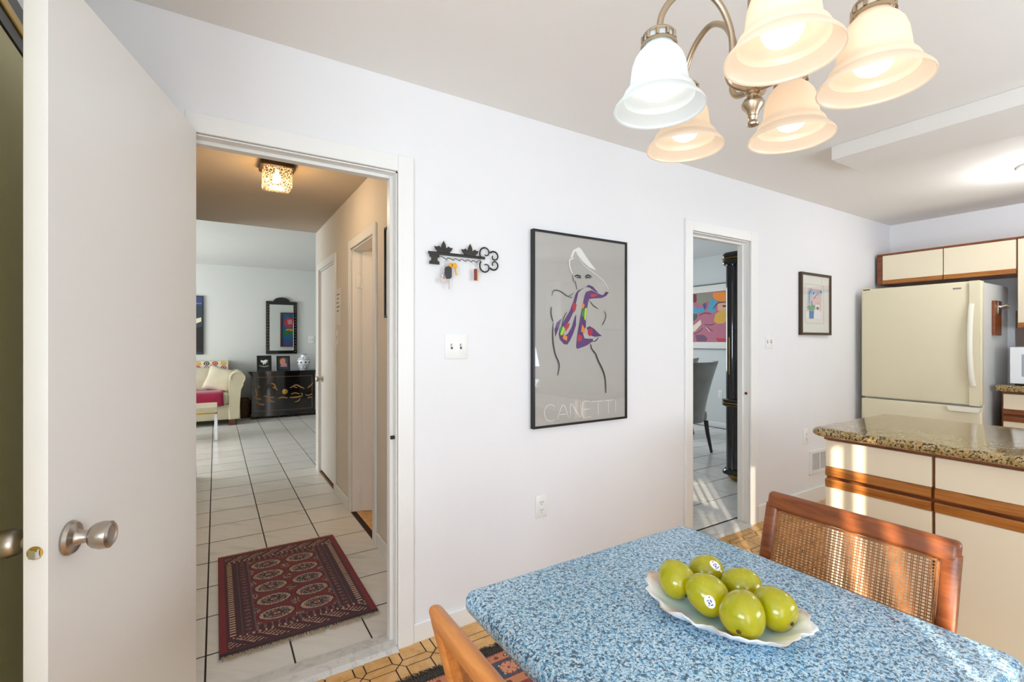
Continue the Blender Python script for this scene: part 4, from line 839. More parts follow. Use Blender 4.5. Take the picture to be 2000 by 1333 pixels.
# ================================================================== CANE CHAIRS
def make_chair(label, loc, rz, W_='chair_wood'):
    """seat faces local -x; the back rises at x=0 and leans to +x."""
    c_ = thing('cane_chair', label, 'chair', loc, rz, 'cane-backed wooden chairs at the blue table')
    lean = 0.26; Wd = 0.222
    back = lambda y, z, d=0: (lean*(z-0.45)+0.10*max(0, 0.45-z)*0.9+d, y, z)
    H = 0.862-loc[2]
    # frame of the back: posts and rails as rounded bars following the lean
    for sy in (-1, 1):
        y0 = sy*(Wd-0.016)
        pts = [back(y0, z) for z in (0.0, 0.2, 0.45, 0.65, H-0.03)]
        mb = MB()
        for (pa, pb) in zip(pts, pts[1:]): pass
        rings = []
        for (x, y, z) in pts:
            th = 0.017 if z > 0.2 else 0.014
            rings.append([mb.bm.verts.new((x+dx*th*0.72, y+dy*0.017, z)) for dx, dy in ((-1, -0.7), (-0.7, -1), (0.7, -1), (1, -0.7), (1, 0.7), (0.7, 1), (-0.7, 1), (-1, 0.7))])
        for A, B in zip(rings, rings[1:]):
            for k in range(8): mb.bm.faces.new((A[k], A[(k+1) % 8], B[(k+1) % 8], B[k]))
        mb.bm.faces.new(rings[0][::-1]); mb.bm.faces.new(rings[-1])
        mb.build('back_post', W_, c_, ang=50)
    R3 = Matrix(((1, 0, lean, 0), (0, 1, 0, 0), (0, 0, 1, 0), (0, 0, 0, 1)))   # lean as a shear that keeps heights
    def leaned(mb, zref=0.45):
        for v in mb.bm.verts: v.co.x += lean*(v.co.z-zref)
        return mb
    top = MB().box(-0.0135, 0.0135, -Wd, Wd, H-0.047, H+0.002, 0.0125, 4)
    leaned(top).build('top_rail', W_, c_, ang=50)
    leaned(MB().box(-0.012, 0.012, -Wd+0.03, Wd-0.03, 0.50, 0.535, 0.005)).build('lower_rail', W_, c_)
    # spline bead round the cane
    ya, yb, za, zb = -Wd+0.034, Wd-0.034, 0.536, H-0.046
    bd = MB()
    for b_ in ((ya, ya+0.004, za, zb), (yb-0.004, yb, za, zb), (ya, yb, zb-0.004, zb), (ya, yb, za, za+0.004)): bd.box(-0.0125, -0.008, b_[0], b_[1], b_[2], b_[3])
    leaned(bd).build('bead', 'cane', c_)
    # woven cane: paired uprights, close horizontal strands and diagonals
    cn = MB(); y = ya+0.003; 
    while y < yb-0.002:
        for o_ in (0, 0.0034): cn.box(-0.0096, -0.0084, y+o_, y+o_+0.0018, za, zb)
        y += 0.0112
    z = za+0.003
    while z < zb-0.002:
        cn.box(-0.0106, -0.0095, ya, yb, z, z+0.0022); z += 0.0070
    stuff(leaned(cn).build('cane_weave', 'cane', c_, smooth=False))
    # seat, legs, stretchers
    MB().prism([(0.02, -Wd+0.005), (0.02, Wd-0.005), (-0.44, Wd+0.015), (-0.44, -Wd-0.015)], 'z', 0.415, 0.452).build('seat_frame', W_, c_)
    MB().box(-0.42, 0.0, -Wd+0.03, Wd-0.03, 0.452, 0.475, 0.010).build('seat_cushion', 'fabric_cream', c_)
    for sy in (-1, 1):
        MB().tube([(-0.42, sy*(Wd-0.005), 0.42), (-0.42, sy*(Wd-0.005), 0.22), (-0.43, sy*(Wd-0.003), 0.0)], [0.019, 0.017, 0.012], 12).build('front_leg', W_, c_)
        MB().box(-0.41, 0.02, sy*(Wd-0.012)-0.008, sy*(Wd-0.012)+0.008, 0.20, 0.222, 0.003).build('stretcher', W_, c_)
    return c_
make_chair('wooden chair with cane back beyond the table, striped with sunlight', (1.340, 0.600, 0.0125), 0.0)
make_chair('wooden chair seen edge-on at the near left side of the blue table', (0.430, 0.560, 0.0), PI, 'chair_wood_lit')

# ================================================================== RUGS
def hall_rug_col(u, v):
    # u across (0..1 = X), v along (0..1 = away from the camera)
    red, dk, crm, ink = C('#7c0f20'), C('#4a0a1c'), C('#d0a78c'), C('#241226')
    h = math.sin(u*811.3+v*1277.7)*43758.5; h -= math.floor(h)
    W_, L_ = 0.667, 1.05; x, y = u*W_, v*L_
    ex = min(x, W_-x); ey = min(y, L_-y)
    if ex < 0.028 or ey < 0.026: return red if v > 0.02 else ink
    if ex < 0.034 or ey < 0.030: return dk
    sidebar = ex < 0.075 and ey > 0.13
    if sidebar:
        t = (y/0.0215) % 1; return crm if (0.25 < t < 0.75 and 0.042 < ex < 0.068) else (ink if h > 0.5 else dk)
    if ey < 0.125:      # end panels with slanting cream lines
        t = ((x+(y if v < 0.5 else -y)*1.1)/0.090) % 1; s_ = ((x*0.7-(y if v < 0.5 else -y))/0.020) % 1
        if ey < 0.042 : return ink if h > 0.4 else dk
        if ey > 0.108: return crm if (x/0.026) % 1 < 0.35 and h > 0.25 else dk
        if t < 0.06 or (t < 0.62 and s_ < 0.26): return crm
        return dk if h > 0.35 else ink
    if ex < 0.090: return ink if h > 0.5 else dk
    if ex < 0.150:      # inner side border
        if ex < 0.095 or ex > 0.145: return C('#6a4a52')
        t = (y/0.035) % 1; return C('#8a5860') if abs(t-0.5)+abs((ex-0.12)/0.05) < 0.35 and h > 0.4 else (ink if h > 0.55 else dk)
    if ey < 0.165: return C('#9a6c68') if (x/0.03) % 1 < 0.3 and h > 0.5 else (ink if h > 0.5 else dk)
    fx = (x-0.150)/(W_-0.30); fy = (y-0.165)/(L_-0.33)
    cx = (fx*2) % 1-0.5; cyy = (fy*5) % 1-0.5
    d = math.hypot(cx/0.42, cyy/0.36)
    if d < 0.42: return crm if (0.10 < d < 0.18) else (ink if h > 0.3 else C('#8a2436'))
    if d < 0.78: return ink if h > 0.30 else C('#b0a090')
    if d < 1.0: return crm if h > 0.42 else C('#6a5a58')
    if d < 1.12: return ink
    c2 = math.hypot((cx-0.5*(1 if cx > 0 else -1))/0.14, (cyy-0.5*(1 if cyy > 0 else -1))/0.2)
    if c2 < 1: return crm if h > 0.72 else ink
    if abs(cyy) > 0.40 and h > 0.5: return C('#6e2630')
    return red
rg = thing('hall_rug', 'small dark red patterned rug with cream medallions on the hall tiles', 'rug', (0.0, 2.305, 0.006))
grid_cloth('pile', 'woven', 0.012, 0.672, 0.0, 1.065, 190, 300, hall_rug_col, lambda a, b_: 0.008+0.0012*math.sin(9*a+3*b_)*math.sin(7*b_), rg, 0.0075)
def fringe(name, parent, x0, x1, y0, ln, n, mat, z=0.006, seed=1, wdt=0.0016, sgn=-1):
    rnd = random.Random(seed); mb = MB(); mb.mi = 0
    for i in range(n):
        x = x0+(x1-x0)*(i+rnd.random())/n; l_ = ln*rnd.uniform(0.55, 1.1); dx = rnd.uniform(-0.5, 0.5)*l_; z0 = z*rnd.uniform(0.4, 1.3)
        p = [(x, y0, z), (x+dx*0.4, y0+sgn*l_*0.5, z0+0.002), (x+dx, y0+sgn*l_, 0.002)]
        mb.tube(p, [wdt, wdt*0.9, wdt*0.5], 3, caps=False)
    o = stuff(mb.build(name, mat, parent, smooth=False)); return o
fringe('fringe', rg, 0.012, 0.672, 0.004, 0.035, 330, 'fringe_cream', seed=3, wdt=0.0010); fringe('fringe', rg, 0.012, 0.672, 1.061, 0.028, 330, 'fringe_cream', seed=4, sgn=1, wdt=0.0010)

def kitchen_rug_col(u, v):
    # local: u across X (0.62..1.95), v from far edge (0) towards camera
    x = u*1.30; y = v*0.9
    h = math.sin(u*913.7+v*1577.1)*43758.5; h -= math.floor(h)
    org, red, blue, ink, crm, pk = C('#c27a50'), C('#8e2f22'), C('#3c4f63'), C('#2a2a34'), C('#c9b590'), C('#d08a66')
    y2 = y
    if y2 < 0.008: return ink
    if y2 < 0.014: return red if (x/0.012) % 1 < 0.6 else org
    if y2 < 0.052:    # narrow border with scrolls
        t = (x/0.085) % 1; d = math.hypot((t-0.5)*0.085, y2-0.033)
        if d < 0.010: return red if d < 0.006 or h > .3 else ink
        t2 = ((x+0.042)/0.085) % 1; d2 = math.hypot((t2-0.5)*0.085, y2-0.033)
        if 0.006 < d2 < 0.010: return ink
        if d2 < 0.004: return crm
        return org
    if y2 < 0.060: return red if (x/0.010) % 1 < 0.6 else ink
    if y2 < 0.150:    # wide blue border with rosettes
        t = (x/0.17+0.15) % 1; dx, dy = (t-0.5)*0.17, y2-0.105
        r = math.hypot(dx, dy); a = math.atan2(dy, dx)
        if r < 0.037:
            if r < 0.006: return red
            return red if (abs(((a*8/(2*PI)) % 1)-0.5) > 0.42 or r > 0.0345) else pk
        t = (x/0.17+0.65) % 1; dx, dy = (t-0.5)*0.17, y2-0.105; r = math.hypot(dx, dy); a = math.atan2(dy, dx)
        if abs(dx) < 0.020 and abs(dy) < 0.007: return red
        if r < 0.030 and abs(((a*8/(2*PI)) % 1)-0.5) < 0.22: return crm
        if abs(abs(dx)-0.055) < 0.003 and abs(dy) < 0.03: return crm
        return blue if h > 0.3 else ink
    if y2 < 0.158: return red if (x/0.010) % 1 < 0.6 else ink
    if y2 < 0.200:
        t = (x/0.085+0.3) % 1; d = math.hypot((t-0.5)*0.085, y2-0.180)
        return red if d < 0.008 else (ink if d < 0.012 else org)
    q = (math.floor(x/0.06)+math.floor(y2/0.06)) % 2
    return C('#7a2a22') if q and h > 0.2 else C('#8e3a2a')
kr_ = thing('kitchen_rug', 'patterned orange and blue rug with grey fringe under the blue table', 'rug', (0.60, 1.735, 0.0045), PI)
# laid with its far edge facing the wall: local x runs to -X, local y to -Y
grid_cloth('pile', 'woven', -1.30, 0.0, 0.0, 0.9, 420, 240, lambda u, v: kitchen_rug_col(1-u, v), lambda a, b_: 0.008, kr_, 0.0078)
grid_cloth('pile_far', 'woven', -1.30, 0.0, 0.9, 2.0, 60, 50, lambda u, v: C('#84322a') if (int(u*14)+int(v*12)) % 2 else C('#5a3a3c'), lambda a, b_: 0.008, kr_, 0.0078)
fringe('fringe', kr_, -1.30, 0.0, 0.004, 0.068, 1300, 'fringe_grey', z=0.010, seed=9, wdt=0.0020)

# ================================================================== ISLAND
isl = thing('island_cabinet', 'cream laminate kitchen island cabinet with horizontal oak pulls', 'cabinet', (2.45, 1.13, 0))
MB().box(0.018, 0.72, -1.75, 0.0, 0.09, 0.875).box(0.06, 0.68, -1.73, -0.03, 0, 0.09).build('body', 'cabinet_wood', isl, smooth=False)
MB().box(0.016, 0.72, 0.0, 0.004, 0.09, 0.856).build('end_panel', 'cream_laminate', isl, smooth=False)
MB().box(-0.006, 0.72, -1.75, 0.003, 0.858, 0.8745, 0.002).build('top_moulding', 'cabinet_wood', isl, smooth=False)
for i in range(4):
    y1 = -0.002-0.4*i if i else -0.002; y1 = -0.002-i*0.403; y0 = y1-0.392
    d_ = MB().box(0, 0.018, y0, y1, 0.731, 0.855, 0.002, 1).build('drawer_front', 'cream_laminate', isl, smooth=False)
    MB().prism([(0.0, 0.730), (-0.004, 0.728), (-0.006, 0.692), (-0.002, 0.688), (0.016, 0.688), (0.018, 0.730)], 'y', y0, y1).build('drawer_pull', 'oak_strip', d_, smooth=False)
    p_ = MB().box(0, 0.018, y0, y1, 0.10, 0.634, 0.002, 1).build('door', 'cream_laminate', isl, smooth=False)
    MB().prism([(0.0, 0.635), (-0.004, 0.637), (-0.008, 0.668), (-0.004, 0.674), (0.016, 0.674), (0.018, 0.635)], 'y', y0, y1).build('door_pull', 'oak_strip', p_, smooth=False)
ic = MB(); R_ = 0.02
slab(ic, lambda i: rrect(2.388+i, 3.20-i, -0.66+i, 1.172-i, 0.040), [(0.018, 0.8752)]+[(R_-R_*math.cos(math.radians(t)), 0.8955+R_*math.sin(math.radians(t))) for t in range(-75, 91, 15)])
ico = tag(ic.build('island_countertop', 'granite', ang=60), 'brown speckled granite slab with rounded edge on top of the island', 'countertop')

# ================================================================== FRIDGE, CABINETS, COUNTER
fr_ = thing('refrigerator', 'cream refrigerator with bottom freezer drawer in the kitchen corner', 'refrigerator', (4.84, 1.16, 0))
MB().box(0.065, 0.66, 0.004, 0.776, 0.03, 1.765, 0.006).build('body', 'fridge_side', fr_, smooth=False)
MB().box(0, 0.062, 0, 0.780, 0.836, 1.775, 0.012, 3).build('door', 'fridge_cream', fr_, ang=40)
MB().box(0, 0.062, 0, 0.780, 0.07, 0.824, 0.012, 3).build('freezer_drawer', 'fridge_cream', fr_, ang=40)
MB().box(0.02, 0.5, 0.01, 0.77, 0.0, 0.07).build('kick_plate', 'black_trim', fr_, smooth=False)
hp = [( -0.001, 0.038, z) for z in ()]
MB().prism([(0.008, 0.836), (0.066, 0.836), (0.066, 1.775), (0.008, 1.775)], 'x', -0.018, 0.002).build('handle_rail', 'fridge_cream', fr_, smooth=False)
MB().tube(smoothpath([(-0.020, 0.052, 1.60), (-0.034, 0.054, 1.52), (-0.048, 0.056, 1.35), (-0.048, 0.054, 1.20), (-0.036, 0.048, 1.05), (-0.020, 0.042, 0.985)], 6), 0.017, 12, flat=0.75).build('handle', 'fridge_handle', fr_)
mb = MB(); mb.prism([(0.005, 0.822), (0.190, 0.822), (0.190, 0.800), (0.175, 0.785), (0.020, 0.785), (0.005, 0.798)], 'x', -0.030, 0.002); mb.build('freezer_handle', 'fridge_handle', fr_)
MB().box(-0.0012, 0.0, 0.115, 0.165, 1.720, 1.732).build('nameplate', 'nickel', fr_, smooth=False)
MB().box(0.004, 0.055, 0.712, 0.762, 1.775, 1.783, 0.002).build('hinge_cover', 'fridge_cream', fr_, smooth=False)
MB().box(-0.001, 0.0, 0.715, 0.765, 1.765, 1.772).build('hinge_slot', 'black_trim', fr_, smooth=False)
# wooden wall opener stuck to the side of the fridge
bo = thing('bottle_opener', 'small wooden plaque with metal bottle opener on the side of the refrigerator', 'bottle opener', (5.17, 1.163, 1.50))
MB().box(-0.085, 0.085, -0.018, 0.0, -0.135, 0.135, 0.003).build('plaque', 'cabinet_wood', bo, smooth=False)
mb = MB(); mb.box(-0.03, 0.05, -0.024, -0.018, 0.03, 0.125, 0.004); mb.tube([(0.045, -0.022, 0.085), (0.045, -0.055, 0.095), (0.05, -0.075, 0.080)], [0.018, 0.014, 0.006], 10); mb.build('opener', 'nickel', bo)
MB().tube([(0.03, -0.018, -0.115), (0.03, -0.021, -0.115)], 0.006, 10).build('screw', 'nickel', bo)

uc = thing('wall_cabinet', 'low two-door cream wall cabinet with wood frame above the refrigerator', 'cabinet', (5.25, 1.063, 1.845))
MB().box(0.018, 0.348, 0, 0.905, 0, 0.280).build('body', 'cabinet_wood', uc, smooth=False)
MB().box(-0.002, 0.02, -0.0, 0.912, 0.266, 0.282, 0.002).build('top_rail', 'cabinet_wood', uc, smooth=False)
MB().box(-0.002, 0.02, 0.872, 0.912, 0.0, 0.266, 0.002).build('side_stile', 'cabinet_wood', uc, smooth=False)
for y0, y1 in ((0.003, 0.433), (0.440, 0.870)):
    d_ = MB().box(0, 0.018, y0, y1, 0.038, 0.264, 0.0015, 1).build('door', 'cream_laminate', uc, smooth=False)
    MB().prism([(0.018, 0.0), (0.0, 0.002), (-0.004, 0.034), (0.0, 0.038), (0.018, 0.038)], 'y', y0, y1).build('door_pull', 'oak_strip', d_, smooth=False)
uc2 = thing('wall_cabinet', 'taller cream wall cabinet at the right edge, above the white microwave', 'cabinet', (5.25, 1.060, 1.425))
MB().box(0.018, 0.348, -0.85, 0, 0, 0.700).build('body', 'cabinet_wood', uc2, smooth=False)
MB().box(-0.002, 0.02, -0.85, 0, 0.686, 0.702, 0.002).build('top_rail', 'cabinet_wood', uc2, smooth=False)
for y0, y1 in ((-0.425, -0.004), (-0.85, -0.431)):
    d_ = MB().box(0, 0.018, y0, y1, 0.038, 0.684, 0.0015, 1).build('door', 'cream_laminate', uc2, smooth=False)
    MB().prism([(0.018, 0.0), (0.0, 0.002), (-0.004, 0.034), (0.0, 0.038), (0.018, 0.038)], 'y', y0, y1).build('door_pull', 'oak_strip', d_, smooth=False)
bc = thing('base_cabinet', 'cream base cabinet with wood pulls to the right of the refrigerator', 'cabinet', (5.03, 1.10, 0))
MB().box(0.018, 0.565, -1.4, 0, 0.09, 0.945).box(0.06, 0.55, -1.4, 0, 0, 0.09).build('body', 'cabinet_wood', bc, smooth=False)
for i in range(3):
    y1 = -0.012-0.46*i; y0 = y1-0.45
    d_ = MB().box(0, 0.018, y0, y1, 0.812, 0.925, 0.0015, 1).build('drawer_front', 'cream_laminate', bc, smooth=False)
    MB().box(-0.006, 0.018, y0, y1, 0.776, 0.811, 0.002).build('drawer_pull', 'cabinet_wood', d_, smooth=False)
    p_ = MB().box(0, 0.018, y0, y1, 0.10, 0.720, 0.0015, 1).build('door', 'cream_laminate', bc, smooth=False)
    MB().box(-0.006, 0.018, y0, y1, 0.721, 0.760, 0.002).build('door_pull', 'cabinet_wood', p_, smooth=False)
mb = MB(); slab(mb, lambda i: rrect(4.99+i, 5.598, -0.30, 1.125-i, 0.012), [(0.006, 0.9455), (0.0, 0.952), (0.0, 0.983), (0.006, 0.990)])
tag(mb.build('countertop', 'granite', ang=60), 'speckled granite counter slab under the white microwave', 'countertop')
mw = thing('microwave', 'white microwave oven on the counter right of the refrigerator', 'microwave', (5.06, 1.06, 0.9905))
MB().box(0.012, 0.36, -0.50, 0, 0.012, 0.285, 0.006).build('body', 'appliance_white', mw, smooth=False)
MB().box(0, 0.013, -0.50, -0.0, 0.014, 0.283, 0.004).build('door', 'appliance_white', mw, smooth=False)
MB().box(-0.002, 0.002, -0.40, -0.062, 0.068, 0.232, 0.002).build('window', 'appliance_glass', mw, smooth=False)
for x_, y_2 in ((0.03, -0.03), (0.03, -0.47), (0.33, -0.03), (0.33, -0.47)): MB().box(x_, x_+0.02, y_2-0.01, y_2+0.01, 0.0, 0.013).build('foot', 'black_trim', mw, smooth=False)
# run of cabinets on the wall behind the photographer (mirrored by the poster glass)
POS = ['near the window', 'second from the window', 'beside the corner one', 'in the far corner']
for i in range(4):
    x0 = 3.95+0.41*i
    c_ = thing('wall_cabinet', 'pale wall cabinet behind the photographer, '+POS[i]+', mirrored in the poster', 'cabinet', (x0, -1.5, 1.5), 0, 'wall cabinets behind the photographer')
    MB().box(0.002, 0.408, 0, 0.33, 0, 0.63).build('body', 'white_cabinet', c_, smooth=False); MB().box(0.006, 0.404, 0.33, 0.348, 0.004, 0.626, 0.002).build('door', 'white_cabinet', c_, smooth=False)
    c_ = thing('base_cabinet', 'pale base cabinet behind the photographer, '+POS[i]+', mirrored in the poster', 'cabinet', (x0, -1.495, 0), 0, 'base cabinets behind the photographer')
    MB().box(0.002, 0.408, 0, 0.57, 0.0, 0.88).build('body', 'white_cabinet', c_, smooth=False); MB().box(0.006, 0.404, 0.57, 0.588, 0.1, 0.87, 0.002).build('door', 'white_cabinet', c_, smooth=False)

# ================================================================== HALL
hl = thing('hall_ceiling_lamp', 'square pressed-glass ceiling lamp with dark bronze base in the hall', 'lamp', (0.335, 3.40, KC))
MB().prism(rrect(-0.10, 0.10, -0.10, 0.10, 0.035), 'z', -0.028, 0).build('base', 'dark_brown', hl)
mb = MB(); gw = 0.082
slab(mb, lambda i: rrect(-gw+i, gw-i, -gw+i, gw-i, 0.018), [(0.006, -0.150), (0.0, -0.142), (0.0, -0.026)]); mb.build('glass_shade', 'pressed_glass', hl)
MB().lathe([(0, -0.115), (0.020, -0.108), (0.028, -0.092), (0.024, -0.070), (0.013, -0.050), (0.012, -0.028), (0, -0.028)], seg=20, close=False).build('light_bulb', 'bulb', hl)
lamp('POINT', 'hall_lamp_light', (0.335, 3.40, KC-0.19), (0, 0, 0), 7.5, (1, 0.77, 0.52), shadow_soft_size=0.06)
lamp('POINT', 'hall_lamp_inner', (0.335, 3.40, KC-0.13), (0, 0, 0), 1.2, (1, 0.74, 0.45), shadow_soft_size=0.03)
lamp('POINT', 'bathroom_light', (1.5, 3.0, 2.2), (0, 0, 0), 9.0, (1, 0.72, 0.42), shadow_soft_size=0.08)
plate('light_switch', 'narrow light switch on the hall wall between the two hall doors', 'switch', (HX, 4.27, 1.353), 0.07, 0.125, 'switch1', -PI/2)
pn = thing('paper_note', 'sheet of printed paper taped to the hall wall above the switch', 'note', (HX, 4.24, 1.615), -PI/2)
MB().box(-0.105, 0.105, -0.002, -0.0005, -0.155, 0.155).build('sheet', 'paper_white', pn, smooth=False)
mb = MB()
for i, (a_, b_) in enumerate(((-0.05, 0.05), (-0.03, 0.03), (-0.06, 0.02), (-0.05, 0.06), (-0.04, 0.03))): mb.box(a_, b_, -0.0026, -0.0019, 0.10-0.035*i, 0.108-0.035*i)
mb.build('text_lines', 'slot_dark', pn, smooth=False)
mb = MB()
for a_ in (-0.1, 0.1):
    for b_ in (-0.15, 0.15): mb.box(a_-0.012, a_+0.012, -0.0032, -0.0018, b_-0.008, b_+0.008)
mb.build('tape', 'trim_paint', pn, smooth=False)
hp_ = thing('framed_picture', 'black-framed picture on the hall wall seen edge-on beside the doorway', 'picture', (HX, 2.66, 1.735), -PI/2)
frame(hp_, 0.42, 0.545, 0.015, 0.022, 'black_frame'); MB().box(-0.2, 0.2, -0.012, -0.001, -0.262, 0.262).build('mat_board', 'print_matwhite', hp_, smooth=False)
MB().box(-0.12, 0.12, -0.0135, -0.011, -0.17, 0.17).build('print', 'print_lightslate', hp_, smooth=False)

# ================================================================== LIVING ROOM
cst = thing('black_chest', 'low black lacquer chest with gold landscape painting under the mirror', 'chest', (1.015, 9.33, 0.006))
def bow(x, d0, d1, hw): return d0+(d1-d0)*(1-(x/hw)**2)
def bowed(z0, z1, hw, yb, yf0, yf1, mat, name, par, ins=0.0):
    pts = [(-hw, yb)]+[(x, -bow(x, yf0, yf1, hw)) for x in [hw*(-1+2*k/16) for k in range(17)]]+[(hw, yb)]
    return MB().prism(pts, 'z', z0, z1).build(name, mat, par, ang=30)
bowed(0.08, 0.735, 0.500, 0.22, 0.20, 0.245, 'lacquer_black', 'body', cst)
bowed(0.735, 0.765, 0.520, 0.225, 0.215, 0.262, 'lacquer_black', 'moulding', cst)
bowed(0.765, 0.800, 0.545, 0.235, 0.235, 0.285, 'lacquer_black', 'top', cst)
bowed(0.03, 0.08, 0.515, 0.225, 0.215, 0.262, 'lacquer_black', 'plinth', cst)
for x_ in (-0.47, -0.1, 0.1, 0.47): MB().box(x_-0.04, x_+0.04, -0.235, 0.2, 0, 0.035, 0.004).build('foot', 'lacquer_black', cst, smooth=False)
fy = lambda x, e=0.0: -bow(x, 0.20, 0.245, 0.5)-e
ol = MB()
for (xa, za, xb, zb) in ((-0.45, 0.125, 0.45, 0.125), (-0.45, 0.70, 0.45, 0.70), (-0.45, 0.125, -0.45, 0.70), (0.45, 0.125, 0.45, 0.70)):
    n_ = 14; ol.tube([(xa+(xb-xa)*k/n_, fy(xa+(xb-xa)*k/n_, 0.001), za+(zb-za)*k/n_) for k in range(n_+1)], 0.0035, 6)
ol.build('gold_outline', 'gold_paint', cst)
flat_art('gold_painting', [], CHEST_STROKES, cst, lambda u, v, d: (u-0.005, fy(max(-0.49, min(0.49, u)), 0.001+d), v+0.394))
mb = MB().lathe([(0, 0), (0.045, 0.0), (0.045, 0.006), (0.0, 0.008)], seg=24, close=False).move(Matrix.Translation((0.005, -0.246, 0.44)) @ Matrix.Rotation(PI/2, 4, 'X')); mb.box(-0.012, 0.022, -0.262, -0.250, 0.40, 0.48, 0.003); mb.build('brass_lock', 'brass', cst)
# mirror
mr = thing('wall_mirror', 'tall dark-framed mirror with arched crest above the black chest', 'mirror', (1.02, 9.6, 1.565))
frame(mr, 0.51, 0.95, 0.058, 0.045, 'lacquer_black')
mb = MB(); mb.prism([(-0.135, 0.0)]+[(0.135*math.cos(a)*-1, 0.078*math.sin(a)) for a in [PI*k/14 for k in range(1, 14)]]+[(0.135, 0.0)], 'y', -0.045, -0.005); mb.move(Matrix.Translation((0, 0, 0.470))); mb.build('crest', 'lacquer_black', mr)
MB().box(-0.200, 0.200, -0.030, -0.020, -0.42, 0.42, 0.004).build('mirror_glass', 'mirror_glass', mr, smooth=False)
mb = MB(); random.seed(5)
for k in range(34):
    t_ = k/34; sgn = -1 if k % 2 else 1
    mb.box(sgn*0.228-0.012, sgn*0.228+0.012, -0.0462, -0.0450, -0.44+0.88*t_, -0.44+0.88*t_+0.010)
mb.build('gold_flecks', 'gold_paint', mr, smooth=False)
# picture and console on the wall seen in the mirror
rp = thing('framed_painting', 'flower painting in red-brown frame seen reflected in the mirror', 'painting', (1.66, 5.32, 1.62), PI)
frame(rp, 0.44, 0.90, 0.035, 0.03, 'foot_wood'); 
flat_art('canvas', [('artred', [(-0.12, 0.12), (0.02, 0.05), (0.13, 0.12), (0.12, 0.27), (0.02, 0.33), (-0.10, 0.27)]), ('mauve', [(-0.06, 0.15), (0.04, 0.14), (0.05, 0.26), (-0.05, 0.27)]), ('artgreen', [(-0.16, 0.02), (-0.02, 0.05), (0.14, -0.03), (0.15, -0.17), (0, -0.10), (-0.15, -0.15)]), ('orange', [(-0.12, -0.02), (0.0, 0.03), (0.10, 0.0), (0.0, -0.03)]), ('navy', [(-0.18, -0.40), (0.18, -0.40), (0.18, -0.25), (-0.18, -0.22)])],
         [('artgreen', 0.03, [(0.0, 0.05), (0.01, -0.12), (-0.03, -0.3)])], rp, lambda u, v, d: (u, -0.012-d, v), base=('artblue', (-0.19, 0.19, -0.42, 0.42)))
cn_ = thing('console_cabinet', 'black console cabinet seen reflected low in the mirror', 'cabinet', (1.86, 5.322, 0.006))
MB().box(-0.45, 0.45, 0.005, 0.38, 0.0, 1.02, 0.01).build('body', 'lacquer_black', cn_, smooth=False); MB().box(-0.48, 0.48, 0.0, 0.42, 1.02, 1.06, 0.008).build('top', 'lacquer_black', cn_, smooth=False)
MB().box(-0.40, 0.40, 0.38, 0.392, 0.74, 0.98, 0.003).build('drawer', 'lacquer_black', cn_, smooth=False)
MB().box(-0.41, 0.41, 0.3915, 0.394, 0.745, 0.752).box(-0.41, 0.41, 0.3915, 0.394, 0.968, 0.975).build('gold_line', 'gold_paint', cn_, smooth=False)
# things on the chest
def photo(label, x, wd, ht, art, group):
    t_ = thing('photo_frame', label, 'photo frame', (x, 9.25, 0.807), 0, group)
    sh_ = Matrix(((1, 0, 0, 0), (0, 1, 0.22, 0), (0, 0, 1, 0), (0, 0, 0, 1)))
    def lean(o): o.data.transform(sh_); return o
    mb = MB(); f = 0.022
    mb.box(-wd/2, -wd/2+f, -0.012, 0.006, 0, ht).box(wd/2-f, wd/2, -0.012, 0.006, 0, ht).box(-wd/2+f, wd/2-f, -0.012, 0.006, 0, f).box(-wd/2+f, wd/2-f, -0.012, 0.006, ht-f, ht)
    lean(mb.build('frame', 'black_frame', t_, smooth=False)); lean(art(t_))
    lean(MB().box(-0.02, 0.02, 0.006, 0.010, 0.0, ht*0.7).build('stand', 'black_frame', t_, smooth=False)); return t_
photo('black frame with white bird photo on the left of the chest', 0.715, 0.225, 0.262, lambda t_: flat_art('photo', [('white', [(-0.055, 0.185), (-0.01, 0.175), (0.02, 0.190), (0.065, 0.180), (0.035, 0.160), (0.06, 0.145), (0.02, 0.14), (0.03, 0.105), (0.0, 0.13), (-0.01, 0.095), (-0.025, 0.14), (-0.05, 0.15)])], [('lightslate', 0.012, [(-0.08, 0.09), (0, 0.07), (0.07, 0.085)])], t_, lambda u, v, d: (u, 0.0-d, v), base=('darkbg', (-0.1, 0.1, 0.01, 0.25))), 'photo frames on the black chest')
photo('dark frame with portrait of a person in pink, between bird photo and vase', 1.015, 0.215, 0.250, lambda t_: flat_art('photo', [('skin', [(-0.028, 0.12), (0.028, 0.12), (0.036, 0.155), (0.028, 0.195), (0, 0.212), (-0.028, 0.195), (-0.036, 0.155)]), ('orange', [(-0.045, 0.10), (-0.030, 0.12), (-0.038, 0.17), (-0.02, 0.21), (-0.035, 0.205), (-0.055, 0.16)]), ('mauve', [(-0.05, 0.06), (0.06, 0.06), (0.05, 0.12), (0.02, 0.135), (-0.03, 0.125)]), ('skin', [(0.0, 0.08), (0.035, 0.10), (0.03, 0.13), (0.005, 0.11)])], [('catbrown', 0.012, [(-0.03, 0.205), (0.0, 0.22), (0.035, 0.20), (0.045, 0.15)])], t_, lambda u, v, d: (u, 0.0-d, v), base=('slate', (-0.1, 0.1, 0.01, 0.24))), 'photo frames on the black chest')
va = thing('porcelain_vase', 'blue and white porcelain vase on the right of the black chest', 'vase', (1.345, 9.27, 0.807))
vp = [(0, 0), (0.060, 0), (0.063, 0.012), (0.080, 0.05), (0.102, 0.11), (0.108, 0.15), (0.098, 0.19), (0.068, 0.225), (0.045, 0.240), (0.042, 0.262), (0.052, 0.280), (0.058, 0.286), (0.052, 0.286), (0.038, 0.262), (0, 0.255)]
